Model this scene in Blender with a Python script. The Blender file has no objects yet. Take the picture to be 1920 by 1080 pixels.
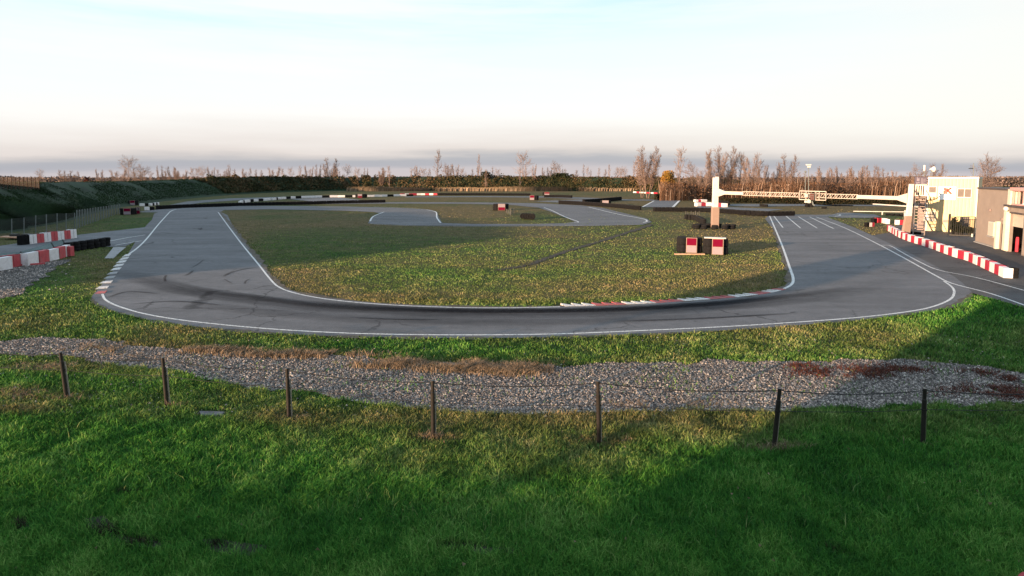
import bpy, bmesh, math, random
import numpy as np
from mathutils import Vector, Matrix
from mathutils.geometry import tessellate_polygon
random.seed(7); RNG = np.random.default_rng(11)
R = math.radians
SC = bpy.context.scene
COL = SC.collection
# ------------------------------------------------------------------ camera model
F = 1100.0; PITCH = R(5); HZ = 332.0; H = 6.0; CX = 960.0
CYP = HZ + F*math.tan(PITCH)
sp, cp = math.sin(PITCH), math.cos(PITCH)
def ray(px, py):
    xc = (px-CX)/F; yc = (CYP-py)/F
    return Vector((xc, cp+yc*sp, -sp+yc*cp))
def G(px, py, z=0.0):
    d = ray(px, py); t = (z-H)/d.z
    return Vector((d.x*t, d.y*t, z))
def D(px, py, Y):
    d = ray(px, py); t = Y/d.y
    return Vector((d.x*t, Y, H+d.z*t))
def proj(x, y):            # ground point -> photo pixel (numpy)
    dz = -H
    f = y*cp - dz*sp; u = y*sp + dz*cp
    f = np.maximum(f, 0.01)
    return CX + F*x/f, CYP - F*u/f
# ------------------------------------------------------------------ materials
def lin(c):
    c = [v/255.0 for v in c]
    return tuple((v/12.92 if v <= .04045 else ((v+.055)/1.055)**2.4) for v in c) + (1.0,)
def new_mat(name):
    m = bpy.data.materials.new(name); m.use_nodes = True
    nt = m.node_tree; b = nt.nodes['Principled BSDF']
    return m, nt, b
def N(nt, t, **k):
    n = nt.nodes.new(t)
    for a, v in k.items(): setattr(n, a, v)
    return n
def noise(nt, vec, scale, detail=4, rough=.6):
    n = N(nt, 'ShaderNodeTexNoise'); n.inputs['Scale'].default_value = scale
    n.inputs['Detail'].default_value = detail; n.inputs['Roughness'].default_value = rough
    nt.links.new(vec, n.inputs['Vector']); return n
def ramp(nt, fac, stops, interp='LINEAR'):
    r = N(nt, 'ShaderNodeValToRGB'); r.color_ramp.interpolation = interp
    el = r.color_ramp.elements
    while len(el) > 1: el.remove(el[-1])
    el[0].position = stops[0][0]; el[0].color = stops[0][1]
    for p, c in stops[1:]:
        e = el.new(p); e.color = c
    nt.links.new(fac, r.inputs['Fac']); return r
def mixc(nt, fac, a, b, mode='MIX'):
    m = N(nt, 'ShaderNodeMix'); m.data_type = 'RGBA'; m.blend_type = mode
    for s, v in ((m.inputs[0], fac), (m.inputs[6], a), (m.inputs[7], b)):
        if isinstance(v, (int, float, tuple)): s.default_value = v
        else: nt.links.new(v, s)
    return m.outputs[2]
def simple(name, col, rough=.7, var=.25, scale=3.0, bump=.0, metal=0.0, spec=.3, dirt=None, world=False):
    m, nt, b = new_mat(name)
    if world:
        vec = N(nt, 'ShaderNodeNewGeometry').outputs['Position']
    else:
        vec = N(nt, 'ShaderNodeTexCoord').outputs['Object']
    n = noise(nt, vec, scale, 6, .65)
    c = tuple(col[:3]); lo = tuple(v*(1-var) for v in c)+(1,); hi = tuple(min(1, v*(1+var)) for v in c)+(1,)
    r = ramp(nt, n.outputs['Fac'], [(.3, lo), (.7, hi)])
    out = r.outputs['Color']
    if dirt:
        n2 = noise(nt, vec, scale*.4, 8, .7)
        rr = ramp(nt, n2.outputs['Fac'], [(.52, (0, 0, 0, 1)), (.68, (1, 1, 1, 1))])
        out = mixc(nt, rr.outputs['Color'], out, tuple(dirt[:3])+(1,))
    nt.links.new(out, b.inputs['Base Color'])
    b.inputs['Roughness'].default_value = rough; b.inputs['Metallic'].default_value = metal
    b.inputs['Specular IOR Level'].default_value = spec
    if bump:
        n3 = noise(nt, vec, scale*12, 3, .6)
        bp = N(nt, 'ShaderNodeBump'); bp.inputs['Strength'].default_value = bump; bp.inputs['Distance'].default_value = .02
        nt.links.new(n3.outputs['Fac'], bp.inputs['Height']); nt.links.new(bp.outputs['Normal'], b.inputs['Normal'])
    return m
M = {}
M['white'] = simple('white_paint', (.56, .54, .50), .5, .1, 4, dirt=(.45, .42, .38))
M['wall_cream'] = simple('cream_cladding', (.56, .445, .25), .5, .06, 1.5)
M['wall_grey'] = simple('grey_cladding', (.17, .145, .132), .5, .10, 1.0)
M['wall_plain'] = simple('plain_render', (.20, .155, .15), .8, .06, 1.0)
M['red'] = simple('red_paint', (.34, .018, .04), .5, .25, 3, dirt=(.2, .04, .05))
M['red_dusty'] = simple('faded_red_paint', (.40, .06, .07), .6, .25, 3, dirt=(.25, .1, .1))
M['barwhite'] = simple('barrier_white', (.60, .59, .60), .6, .12, 3, dirt=(.42, .40, .38))
M['rubber'] = simple('tyre_rubber', (.010, .010, .011), .9, .5, 4, spec=.12, bump=.3)
M['belt'] = simple('black_belt', (.007, .007, .008), .9, .4, 4, spec=.08, bump=.2)
M['dark_metal'] = simple('dark_metal', (.03, .03, .03), .5, .3, 5)
M['post_green'] = simple('dark_post_plastic', (.018, .016, .015), .35, .3, 12)
M['post_stake'] = simple('galvanised_stake', (.25, .22, .18), .45, .25, 12)
M['wire'] = simple('old_wire', (.010, .010, .010), .6, .3, 5)
M['galv'] = simple('galvanised_post', (.12, .14, .14), .5, .2, 6)
M['glass'] = simple('window_glass', (.11, .095, .09), .08, .2, .8, spec=.8)
M['frame'] = simple('window_frame', (.55, .50, .42), .5, .08, 5)
M['pink'] = simple('pink_frame', (.55, .28, .26), .5, .1, 5)
M['concrete'] = simple('concrete', (.24, .24, .24), .9, .2, 3, bump=.3, world=True)
M['bark'] = simple('pale_bark', (.17, .12, .10), .9, .3, 2)
M['twig'] = simple('twigs', (.155, .11, .092), .9, .3, 2)
M['twig_pale'] = simple('pale_twigs', (.215, .16, .14), .9, .3, 2)
M['shutter'] = simple('roller_shutter', (.44, .40, .34), .5, .1, 5)
M['dark_room'] = simple('dark_interior', (.03, .025, .025), .9, .3, 2)
M['navy'] = simple('navy_banner', (.035, .03, .06), .6, .2, 3)
M['pale_print'] = simple('pale_print', (.42, .40, .45), .6, .1, 3)
M['print_dim'] = simple('dim_print', (.13, .12, .16), .6, .1, 3)
M['wood'] = simple('weathered_wood', (.45, .26, .17), .8, .3, 3)
M['roofdark'] = simple('dark_trim', (.06, .05, .05), .6, .2, 3)
M['plant'] = simple('dark_plant_leaves', (.012, .03, .012), .8, .4, 6)
M['board_red'] = simple('board_red', (.115, .003, .020), .8, .12, 3, spec=.04)
M['board_white'] = simple('board_pale', (.22, .19, .215), .7, .08, 3, spec=.05)
M['sleeve'] = simple('beige_sleeve', (.24, .175, .145), .7, .08, 3)
M['stair'] = simple('stair_metal', (.26, .21, .18), .6, .1, 4)
M['gantry_steel'] = simple('gantry_steel', (.36, .32, .29), .5, .12, 3)
M['signred'] = simple('sign_red', (.60, .05, .03), .5, .05, 3)
M['signblack'] = simple('sign_black', (.03, .03, .03), .5, .05, 3)
M['fencewood'] = simple('brown_fence', (.05, .03, .02), .8, .3, 2)

def leafmat(name, cols, trans=.0, rough=.9):
    """colour picked by the per-leaf 'rnd' attribute"""
    m, nt, b = new_mat(name)
    a = N(nt, 'ShaderNodeAttribute'); a.attribute_name = 'rnd'
    r = ramp(nt, a.outputs['Fac'], cols)
    nt.links.new(r.outputs['Color'], b.inputs['Base Color'])
    b.inputs['Roughness'].default_value = rough; b.inputs['Specular IOR Level'].default_value = .12
    return m
def grass_mat():
    m, nt, b = new_mat('grass_blades')
    a = N(nt, 'ShaderNodeAttribute'); a.attribute_name = 'rnd'
    d = N(nt, 'ShaderNodeAttribute'); d.attribute_name = 'dry'
    g = ramp(nt, a.outputs['Fac'], [(0, (.008, .040, .009, 1)), (.4, (.026, .128, .016, 1)), (.72, (.070, .210, .028, 1)), (1, (.19, .33, .08, 1))])
    y = ramp(nt, a.outputs['Fac'], [(0, (.022, .040, .014, 1)), (.5, (.12, .12, .042, 1)), (.85, (.26, .20, .10, 1)), (1, (.46, .34, .20, 1))])
    c = mixc(nt, d.outputs['Fac'], g.outputs['Color'], y.outputs['Color'])
    nt.links.new(c, b.inputs['Base Color'])
    b.inputs['Roughness'].default_value = .8; b.inputs['Specular IOR Level'].default_value = .1
    return m
M['grass'] = grass_mat()
def ground_mat():
    m, nt, b = new_mat('grass_ground')
    pos = N(nt, 'ShaderNodeNewGeometry').outputs['Position']
    d = N(nt, 'ShaderNodeAttribute'); d.attribute_name = 'dry'
    n1 = noise(nt, pos, .9, 8, .7); n2 = noise(nt, pos, 9, 4, .7); n3 = noise(nt, pos, .12, 5, .6)
    add = N(nt, 'ShaderNodeMath'); add.operation = 'MULTIPLY_ADD'
    nt.links.new(n1.outputs['Fac'], add.inputs[0]); add.inputs[1].default_value = .6
    mm = N(nt, 'ShaderNodeMath'); mm.operation = 'MULTIPLY_ADD'
    nt.links.new(n2.outputs['Fac'], mm.inputs[0]); mm.inputs[1].default_value = .5; mm.inputs[2].default_value = -.05
    nt.links.new(mm.outputs[0], add.inputs[2])
    g = ramp(nt, add.outputs[0], [(.30, (.012, .032, .012, 1)), (.5, (.026, .062, .018, 1)), (.68, (.055, .092, .028, 1))])
    y = ramp(nt, add.outputs[0], [(.30, (.04, .042, .020, 1)), (.5, (.10, .078, .038, 1)), (.68, (.20, .14, .08, 1))])
    # blend factor = dry attribute roughened by noise
    f = N(nt, 'ShaderNodeMath'); f.operation = 'MULTIPLY_ADD'; f.use_clamp = True
    nt.links.new(n3.outputs['Fac'], f.inputs[0]); f.inputs[1].default_value = .8
    f2 = N(nt, 'ShaderNodeMath'); f2.operation = 'SUBTRACT'
    nt.links.new(d.outputs['Fac'], f2.inputs[0]); f2.inputs[1].default_value = .4
    nt.links.new(f2.outputs[0], f.inputs[2])
    c = mixc(nt, f.outputs[0], g.outputs['Color'], y.outputs['Color'])
    nt.links.new(c, b.inputs['Base Color'])
    b.inputs['Roughness'].default_value = .95; b.inputs['Specular IOR Level'].default_value = .05
    bp = N(nt, 'ShaderNodeBump'); bp.inputs['Strength'].default_value = .9; bp.inputs['Distance'].default_value = .12
    n4 = noise(nt, pos, 5, 6, .75)
    nt.links.new(n4.outputs['Fac'], bp.inputs['Height']); nt.links.new(bp.outputs['Normal'], b.inputs['Normal'])
    return m
M['ground'] = ground_mat()
def asphalt_mat(name, base, tint=(1, 1, 1)):
    m, nt, b = new_mat(name)
    pos = N(nt, 'ShaderNodeNewGeometry').outputs['Position']
    mpp = N(nt, 'ShaderNodeMapping'); mpp.inputs['Scale'].default_value = (.45, 1.6, 1); nt.links.new(pos, mpp.inputs['Vector'])
    n1 = noise(nt, mpp.outputs[0], .22, 8, .68); n2 = noise(nt, pos, 2.0, 8, .75); n3 = noise(nt, pos, 45, 2, .6)
    def c(k): return tuple(base*k*t for t in tint)+(1,)
    r1 = ramp(nt, n1.outputs['Fac'], [(.3, c(.70)), (.5, c(1.0)), (.7, c(1.28))])
    r2 = ramp(nt, n2.outputs['Fac'], [(.3, (.82, .82, .82, 1)), (.7, (1.12, 1.1, 1.08, 1))])
    r3 = ramp(nt, n3.outputs['Fac'], [(.3, (.55, .55, .55, 1)), (.75, (1.5, 1.5, 1.5, 1))])
    o = mixc(nt, 1.0, r1.outputs['Color'], r2.outputs['Color'], 'MULTIPLY')
    o = mixc(nt, 1.0, o, r3.outputs['Color'], 'MULTIPLY')
    wn = noise(nt, pos, .8, 4, .6); wv_ = N(nt, 'ShaderNodeVectorMath'); wv_.operation = 'MULTIPLY_ADD'
    nt.links.new(wn.outputs['Color'], wv_.inputs[0]); wv_.inputs[1].default_value = (1.6, 1.6, 0); nt.links.new(pos, wv_.inputs[2])
    vo = N(nt, 'ShaderNodeTexVoronoi'); vo.feature = 'DISTANCE_TO_EDGE'; vo.inputs['Scale'].default_value = .22; nt.links.new(wv_.outputs[0], vo.inputs['Vector'])
    rc = ramp(nt, vo.outputs['Distance'], [(.0, (.45, .45, .45, 1)), (.006, (.55, .55, .55, 1)), (.011, (1, 1, 1, 1))])
    nm_ = noise(nt, pos, .12, 3, .5); rm = ramp(nt, nm_.outputs['Fac'], [(.48, (0, 0, 0, 1)), (.58, (1, 1, 1, 1))])
    cr_ = mixc(nt, rm.outputs['Color'], (1, 1, 1, 1), rc.outputs['Color'])
    o = mixc(nt, 1.0, o, cr_, 'MULTIPLY')
    nt.links.new(o, b.inputs['Base Color'])
    b.inputs['Roughness'].default_value = .85; b.inputs['Specular IOR Level'].default_value = .15
    bp = N(nt, 'ShaderNodeBump'); bp.inputs['Strength'].default_value = .5; bp.inputs['Distance'].default_value = .012
    nt.links.new(n3.outputs['Fac'], bp.inputs['Height']); nt.links.new(bp.outputs['Normal'], b.inputs['Normal'])
    return m
M['asphalt'] = asphalt_mat('asphalt', .122, (1.0, 1, 1.05))
M['asphalt_apron'] = asphalt_mat('apron_asphalt', .075, (1.03, 1, 1.0))
M['asphalt_edge'] = asphalt_mat('edge_asphalt', .055, (1, 1, 1.04))
M['asphalt_far'] = asphalt_mat('far_asphalt', .13, (.97, 1, 1.06))
def gravel_mat():
    m, nt, b = new_mat('gravel_bed')
    pos = N(nt, 'ShaderNodeNewGeometry').outputs['Position']
    v = N(nt, 'ShaderNodeTexVoronoi'); v.inputs['Scale'].default_value = 16; nt.links.new(pos, v.inputs['Vector'])
    r = ramp(nt, v.outputs['Color'], [(.1, (.04, .038, .036, 1)), (.6, (.12, .112, .105, 1)), (1, (.25, .23, .21, 1))])
    rd = ramp(nt, v.outputs['Distance'], [(.2, (1, 1, 1, 1)), (.6, (.25, .25, .25, 1))])
    o = mixc(nt, 1.0, r.outputs['Color'], rd.outputs['Color'], 'MULTIPLY')
    nt.links.new(o, b.inputs['Base Color']); b.inputs['Roughness'].default_value = .9
    bp = N(nt, 'ShaderNodeBump'); bp.invert = True; bp.inputs['Strength'].default_value = 1; bp.inputs['Distance'].default_value = .04
    nt.links.new(v.outputs['Distance'], bp.inputs['Height']); nt.links.new(bp.outputs['Normal'], b.inputs['Normal'])
    return m
M['gravel'] = gravel_mat()
M['stone'] = leafmat('gravel_stones', [(0, (.055, .048, .044, 1)), (.5, (.165, .145, .133, 1)), (.85, (.32, .28, .25, 1)), (1, (.60, .53, .46, 1))])
M['scrub'] = leafmat('scrub_leaves', [(0, (.012, .015, .008, 1)), (.4, (.028, .032, .013, 1)), (.7, (.08, .055, .028, 1)), (1, (.16, .10, .06, 1))])
M['thicket'] = leafmat('thicket_stems', [(0, (.02, .013, .009, 1)), (.55, (.11, .062, .038, 1)), (.86, (.17, .10, .065, 1)), (1, (.42, .32, .25, 1))])
M['bankleaf'] = leafmat('bank_leaves', [(0, (.006, .016, .006, 1)), (.6, (.015, .034, .011, 1)), (.85, (.04, .055, .028, 1)), (1, (.16, .15, .09, 1))])
M['farwood'] = leafmat('far_twigs', [(0, (.05, .04, .035, 1)), (.6, (.11, .085, .075, 1)), (1, (.20, .15, .135, 1))])
M['coarse'] = leafmat('coarse_grass', [(0, (.010, .045, .014, 1)), (.6, (.05, .15, .035, 1)), (1, (.22, .26, .10, 1))])
M['ochre'] = leafmat('ochre_leaves', [(0, (.05, .05, .012, 1)), (.5, (.24, .14, .03, 1)), (1, (.42, .20, .06, 1))])
M['dryweed'] = leafmat('dry_weed', [(0, (.09, .068, .042, 1)), (.5, (.19, .14, .092, 1)), (1, (.31, .23, .165, 1))])
M['redweed'] = leafmat('red_weed', [(0, (.028, .013, .011, 1)), (.5, (.065, .024, .018, 1)), (1, (.17, .055, .03, 1))])
M['darkhedge'] = leafmat('dark_hedge', [(0, (.006, .008, .005, 1)), (.7, (.018, .020, .010, 1)), (1, (.05, .035, .02, 1))])
M['evergreen'] = leafmat('evergreen_leaves', [(0, (.007, .010, .006, 1)), (.7, (.018, .024, .012, 1)), (1, (.05, .045, .025, 1))])
def paint_mat(name, col, wear=.35):
    m, nt, b = new_mat(name)
    pos = N(nt, 'ShaderNodeNewGeometry').outputs['Position']
    n = noise(nt, pos, 14, 6, .75)
    r = ramp(nt, n.outputs['Fac'], [(wear, (.09, .09, .095, 1)), (wear+.12, tuple(col)+(1,))])
    nt.links.new(r.outputs['Color'], b.inputs['Base Color']); b.inputs['Roughness'].default_value = .7
    return m
M['line'] = paint_mat('line_paint', (.58, .58, .56), .38)
M['kerb_white'] = paint_mat('kerb_white', (.52, .50, .48), .38)
M['kerb_red'] = paint_mat('kerb_red', (.32, .05, .05), .38)
def rubber_marks(name, dens):
    m, nt, b = new_mat(name)
    b.inputs['Base Color'].default_value = (.010, .011, .014, 1); b.inputs['Roughness'].default_value = 1; b.inputs['Specular IOR Level'].default_value = 0
    uv = N(nt, 'ShaderNodeAttribute'); uv.attribute_name = 'edge'
    pos = N(nt, 'ShaderNodeTexCoord').outputs['UV']
    mp = N(nt, 'ShaderNodeMapping'); mp.inputs['Scale'].default_value = (.25, 9, 1); nt.links.new(pos, mp.inputs['Vector'])
    n = noise(nt, mp.outputs[0], 1.0, 5, .65)
    r = ramp(nt, n.outputs['Fac'], [(.3, (.5, .5, .5, 1)), (.55, (1, 1, 1, 1))])
    a = N(nt, 'ShaderNodeMath'); a.operation = 'MULTIPLY'; nt.links.new(uv.outputs['Fac'], a.inputs[0]); nt.links.new(r.outputs['Color'], a.inputs[1])
    a2 = N(nt, 'ShaderNodeMath'); a2.operation = 'MULTIPLY'; a2.inputs[1].default_value = dens; nt.links.new(a.outputs[0], a2.inputs[0])
    nt.links.new(a2.outputs[0], b.inputs['Alpha'])
    return m
M['rubbered'] = rubber_marks('rubbered_line', .42)
M['skid_soft'] = rubber_marks('soft_rubber', .22)
M['skid'] = rubber_marks('skid_rubber', .5)
def mesh_screen(name, col, alpha):
    m, nt, b = new_mat(name)
    b.inputs['Base Color'].default_value = tuple(col)+(1,); b.inputs['Alpha'].default_value = alpha; b.inputs['Roughness'].default_value = .8
    return m
M['screen'] = mesh_screen('wire_mesh', (.05, .06, .06), .32)
M['net'] = mesh_screen('green_net', (.05, .13, .12), .45)

# ------------------------------------------------------------------ mesh building
class MB:
    def __init__(s): s.v = []; s.f = []; s.m = []
    def add(s, vs, fs, mi=0):
        o = len(s.v); s.v += [Vector(v) for v in vs]
        s.f += [tuple(i+o for i in f) for f in fs]; s.m += [mi]*len(fs)
    def para(s, o, a, b, c, mi=0):          # corner + three edge vectors
        o, a, b, c = map(Vector, (o, a, b, c))
        if a.cross(b).dot(c) < 0: a, b = b, a
        vs = [o, o+a, o+a+b, o+b, o+c, o+a+c, o+a+b+c, o+b+c]
        s.add(vs, [(3, 2, 1, 0), (4, 5, 6, 7), (0, 1, 5, 4), (1, 2, 6, 5), (2, 3, 7, 6), (3, 0, 4, 7)], mi)
    def box(s, c, size, rz=0, mi=0):
        r = Matrix.Rotation(rz, 3, 'Z'); x, y, z = size
        a, b, cc = r@Vector((x, 0, 0)), r@Vector((0, y, 0)), Vector((0, 0, z))
        s.para(Vector(c)-a/2-b/2-cc/2, a, b, cc, mi)
    def bar(s, p, q, w, h=None, mi=0):      # square bar between two points
        p, q = Vector(p), Vector(q); h = h or w; d = (q-p)
        if d.length < 1e-6: return
        dn = d.normalized(); side = dn.cross(Vector((0, 0, 1)))
        if side.length < .05: side = Vector((1, 0, 0))
        side.normalize(); up = side.cross(dn).normalized()
        s.para(p-side*w/2-up*h/2, side*w, up*h, d, mi)
    def tube(s, pts, rad, n=8, mi=0, cap=True):
        pts = [Vector(p) for p in pts]
        rr = rad if isinstance(rad, (list, tuple)) else [rad]*len(pts)
        o = len(s.v); prev = None
        for i, p in enumerate(pts):
            t = (pts[min(i+1, len(pts)-1)]-pts[max(i-1, 0)]).normalized()
            if prev is None:
                a = t.cross(Vector((0, 0, 1)));  a = a if a.length > .1 else t.cross(Vector((1, 0, 0)))
            else: a = prev-t*prev.dot(t)
            a.normalize(); prev = a; b = t.cross(a)
            for k in range(n):
                an = 2*math.pi*k/n; s.v.append(p+(a*math.cos(an)+b*math.sin(an))*rr[i])
        for i in range(len(pts)-1):
            for k in range(n):
                a0 = o+i*n+k; a1 = o+i*n+(k+1) % n
                s.f.append((a0, a1, a1+n, a0+n)); s.m.append(mi)
        if cap:
            s.f.append(tuple(o+k for k in range(n))[::-1]); s.m.append(mi)
            s.f.append(tuple(o+(len(pts)-1)*n+k for k in range(n))); s.m.append(mi)
    def lathe(s, c, prof, n=14, mi=0, axis='Z'):
        o = len(s.v); c = Vector(c)
        for r, z in prof:
            for k in range(n):
                an = 2*math.pi*k/n; v = Vector((r*math.cos(an), r*math.sin(an), z))
                if axis == 'Y': v = Vector((v.x, v.z, v.y))
                if axis == 'X': v = Vector((v.z, v.x, v.y))
                s.v.append(c+v)
        for i in range(len(prof)-1):
            for k in range(n):
                a0 = o+i*n+k; a1 = o+i*n+(k+1) % n
                s.f.append((a0, a1, a1+n, a0+n)); s.m.append(mi)
        s.f.append(tuple(o+k for k in range(n))[::-1]); s.m.append(mi)
        s.f.append(tuple(o+(len(prof)-1)*n+k for k in range(n))); s.m.append(mi)
    def build(s, name, mats, parent=None, origin=None, smooth=False, bevel=0):
        if not isinstance(mats, (list, tuple)): mats = [mats]
        origin = Vector(origin) if origin is not None else Vector((0, 0, 0))
        me = bpy.data.meshes.new(name)
        me.from_pydata([tuple(v-origin) for v in s.v], [], s.f)
        for mm in mats: me.materials.append(mm)
        if len(mats) > 1: me.polygons.foreach_set('material_index', s.m)
        if smooth: me.polygons.foreach_set('use_smooth', [True]*len(me.polygons))
        me.update(); o = bpy.data.objects.new(name, me); COL.objects.link(o)
        if parent is not None:
            o.parent = parent; o.location = origin-parent.location if parent.parent is None else origin-parent.location-parent.parent.location
        else: o.location = origin
        if bevel:
            b = o.modifiers.new('bevel', 'BEVEL'); b.width = bevel; b.segments = 2; b.limit_method = 'ANGLE'
        return o
def tag(o, label=None, cat=None, group=None, kind=None):
    if label: o['label'] = label
    if cat: o['category'] = cat
    if group: o['group'] = group
    if kind: o['kind'] = kind
    return o
def empty(name, loc, label, cat, group=None):
    o = bpy.data.objects.new(name, None); o.empty_display_size = .2; COL.objects.link(o); o.location = Vector(loc)
    return tag(o, label, cat, group)
def np_mesh(name, verts, faces, mats, attrs=None, smooth=False, uv=None, parent=None):
    me = bpy.data.meshes.new(name); verts = np.asarray(verts, np.float32); faces = np.asarray(faces, np.int32)
    k = faces.shape[1]
    me.vertices.add(len(verts)); me.vertices.foreach_set('co', verts.ravel())
    me.loops.add(faces.size); me.loops.foreach_set('vertex_index', faces.ravel())
    me.polygons.add(len(faces)); me.polygons.foreach_set('loop_start', np.arange(0, faces.size, k, dtype=np.int32))
    try: me.polygons.foreach_set('loop_total', np.full(len(faces), k, np.int32))
    except Exception: pass
    if smooth: me.polygons.foreach_set('use_smooth', np.ones(len(faces), bool))
    for a, vals in (attrs or {}).items():
        at = me.attributes.new(a, 'FLOAT', 'POINT'); at.data.foreach_set('value', np.asarray(vals, np.float32))
    if uv is not None:
        u = me.uv_layers.new(name='UVMap'); u.data.foreach_set('uv', np.asarray(uv, np.float32)[faces.ravel()].ravel())
    me.materials.append(mats); me.update(); me.validate()
    o = bpy.data.objects.new(name, me); COL.objects.link(o)
    if parent is not None: o.parent = parent
    return o
def vnoise(x, y, s, seed=0):
    """value noise, 0..1"""
    x = np.asarray(x)*s+seed*17.3; y = np.asarray(y)*s+seed*5.7
    xi, yi = np.floor(x), np.floor(y); fx, fy = x-xi, y-yi
    fx = fx*fx*(3-2*fx); fy = fy*fy*(3-2*fy)
    def h(a, b):
        v = np.sin(a*127.1+b*311.7+seed*74.7)*43758.5453; return v-np.floor(v)
    return (h(xi, yi)*(1-fx)+h(xi+1, yi)*fx)*(1-fy)+(h(xi, yi+1)*(1-fx)+h(xi+1, yi+1)*fx)*fy
def fbm(x, y, s, seed=0):
    return .5*vnoise(x, y, s, seed)+.3*vnoise(x, y, s*2.3, seed+1)+.2*vnoise(x, y, s*5.1, seed+2)
def inpoly(x, y, poly):
    ins = np.zeros(x.shape, bool); n = len(poly); j = n-1
    for i in range(n):
        xi, yi = poly[i][0], poly[i][1]; xj, yj = poly[j][0], poly[j][1]
        c = ((yi > y) != (yj > y)) & (x < (xj-xi)*(y-yi)/(yj-yi+1e-12)+xi)
        ins ^= c; j = i
    return ins
def smooth_path(pts, n=6, closed=False):
    P = [Vector(p) for p in pts]; out = []; L = len(P)
    rng = range(L if closed else L-1)
    for i in rng:
        p0 = P[(i-1) % L] if closed or i > 0 else P[0]; p1 = P[i]; p2 = P[(i+1) % L]
        p3 = P[(i+2) % L] if closed or i+2 < L else P[-1]
        for k in range(n):
            t = k/n
            out.append(.5*((2*p1)+(-p0+p2)*t+(2*p0-5*p1+4*p2-p3)*t*t+(-p0+3*p1-3*p2+p3)*t**3))
    if not closed: out.append(P[-1])
    return out
def sheet(name, poly, z, mat, kind='structure'):
    pts = [Vector((p[0], p[1], z)) for p in poly]
    tris = tessellate_polygon([pts])
    me = bpy.data.meshes.new(name)
    fs = []
    for t in tris:
        a, b, c = (pts[i] for i in t)
        fs.append(t if (b-a).cross(c-a).z > 0 else (t[0], t[2], t[1]))
    me.from_pydata([tuple(p) for p in pts], [], fs); me.materials.append(mat); me.update()
    o = bpy.data.objects.new(name, me); COL.objects.link(o)
    if kind: o['kind'] = kind
    return o
def GP(l, z=0): return [G(a, b, z) for a, b in l]
def ribbon(mb, path, w, z):
    P = [Vector((p.x, p.y, z)) for p in path]; o = len(mb.v)
    for i, p in enumerate(P):
        t = (P[min(i+1, len(P)-1)]-P[max(i-1, 0)]).normalized(); s = Vector((-t.y, t.x, 0))
        ww = w[i] if isinstance(w, list) else w
        mb.v += [p+s*ww/2, p-s*ww/2]
    for i in range(len(P)-1):
        a = o+2*i; mb.f.append((a, a+1, a+3, a+2)); mb.m.append(0)

# ------------------------------------------------------------------ outlines (photo pixels laid on the ground)
outer_px = [(302, 397), (285, 412), (270, 428), (262, 440), (250, 460), (234, 485), (215, 505), (198, 525), (182, 545), (172, 557), (176, 567), (200, 580), (250, 594),
            (310, 606), (400, 617), (500, 625), (620, 631), (760, 634), (900, 635), (1050, 633), (1200, 628), (1350, 621), (1480, 612), (1600, 602),
            (1700, 590), (1765, 580), (1800, 569), (1817, 556), (1822, 549)]
inner_px = [(1440, 405), (1450, 430), (1462, 462), (1474, 500), (1479, 520), (1474, 534), (1455, 545), (1420, 552), (1360, 559), (1280, 565), (1180, 571), (1080, 574), (980, 576),
            (880, 575), (770, 572), (680, 566), (600, 556), (550, 546), (525, 534), (508, 518), (490, 492), (465, 462), (438, 428), (412, 397)]
track_px = outer_px + [(1822, 548), (1790, 520), (1730, 487), (1660, 453), (1600, 426), (1560, 411), (1535, 403)] + inner_px
apron_px = [(1822, 549.5), (1870, 563), (1930, 580), (2100, 625), (2100, 470), (1930, 455), (1860, 440), (1780, 425), (1690, 416), (1676, 428), (1668, 436), (1640, 441), (1612, 441), (1598, 431),
            (1660, 456), (1730, 490), (1790, 523)]
straight_road_px = [(250, 398), (300, 392.5), (340, 389), (420, 386.5), (500, 386), (640, 387), (740, 389.5), (805, 393), (819, 398), (823, 408), (829, 418), (880, 420), (1000, 420), (1060, 418.5),
            (1078, 416), (1062, 409), (1035, 398), (1010, 389.5), (960, 384.5), (880, 382.3), (740, 381.8), (640, 382.5), (560, 383), (560, 380.5), (640, 379.8), (760, 379), (900, 379.5),
            (1000, 381), (1090, 385), (1130, 390), (1180, 402), (1213, 410), (1222, 417), (1205, 421.5), (1080, 423.5), (900, 424), (760, 422.5), (690, 419), (694, 411),
            (712, 400), (700, 397.5), (640, 395), (500, 392.5), (420, 394), (412, 398.5), (302, 398.5)]
service_px = [(-160, 480), (0, 461), (100, 447), (150, 440), (230, 431), (290, 424), (275, 436), (262, 449), (235, 462), (212, 463), (160, 462), (128, 470), (60, 486), (0, 498), (-160, 530)]
gravel_px = [(-160, 655), (0, 640), (60, 631), (140, 634), (240, 646), (330, 652), (420, 660), (560, 663), (680, 672), (800, 680), (1000, 688), (1150, 682), (1280, 680), (1500, 678), (1640, 678),
             (1760, 680), (1850, 688), (1930, 700), (2100, 712), (2100, 758), (1930, 757), (1700, 762), (1500, 766), (1350, 770), (1200, 777), (1000, 777), (850, 769), (700, 754), (560, 738), (460, 722), (330, 700),
             (230, 688), (120, 670), (0, 664), (-160, 676)]
gravel2_px = [(-160, 525), (0, 506), (80, 492), (128, 486), (118, 497), (85, 515), (55, 540), (20, 556), (-160, 585)]
def world_poly(px, n=3): return smooth_path(GP(px), n, closed=True)
track_w = world_poly(track_px); apron_w = GP(apron_px); road_w = GP(straight_road_px); serv_w = GP(service_px)
grav_w = world_poly(gravel_px); grav2_w = world_poly(gravel2_px)
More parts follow.
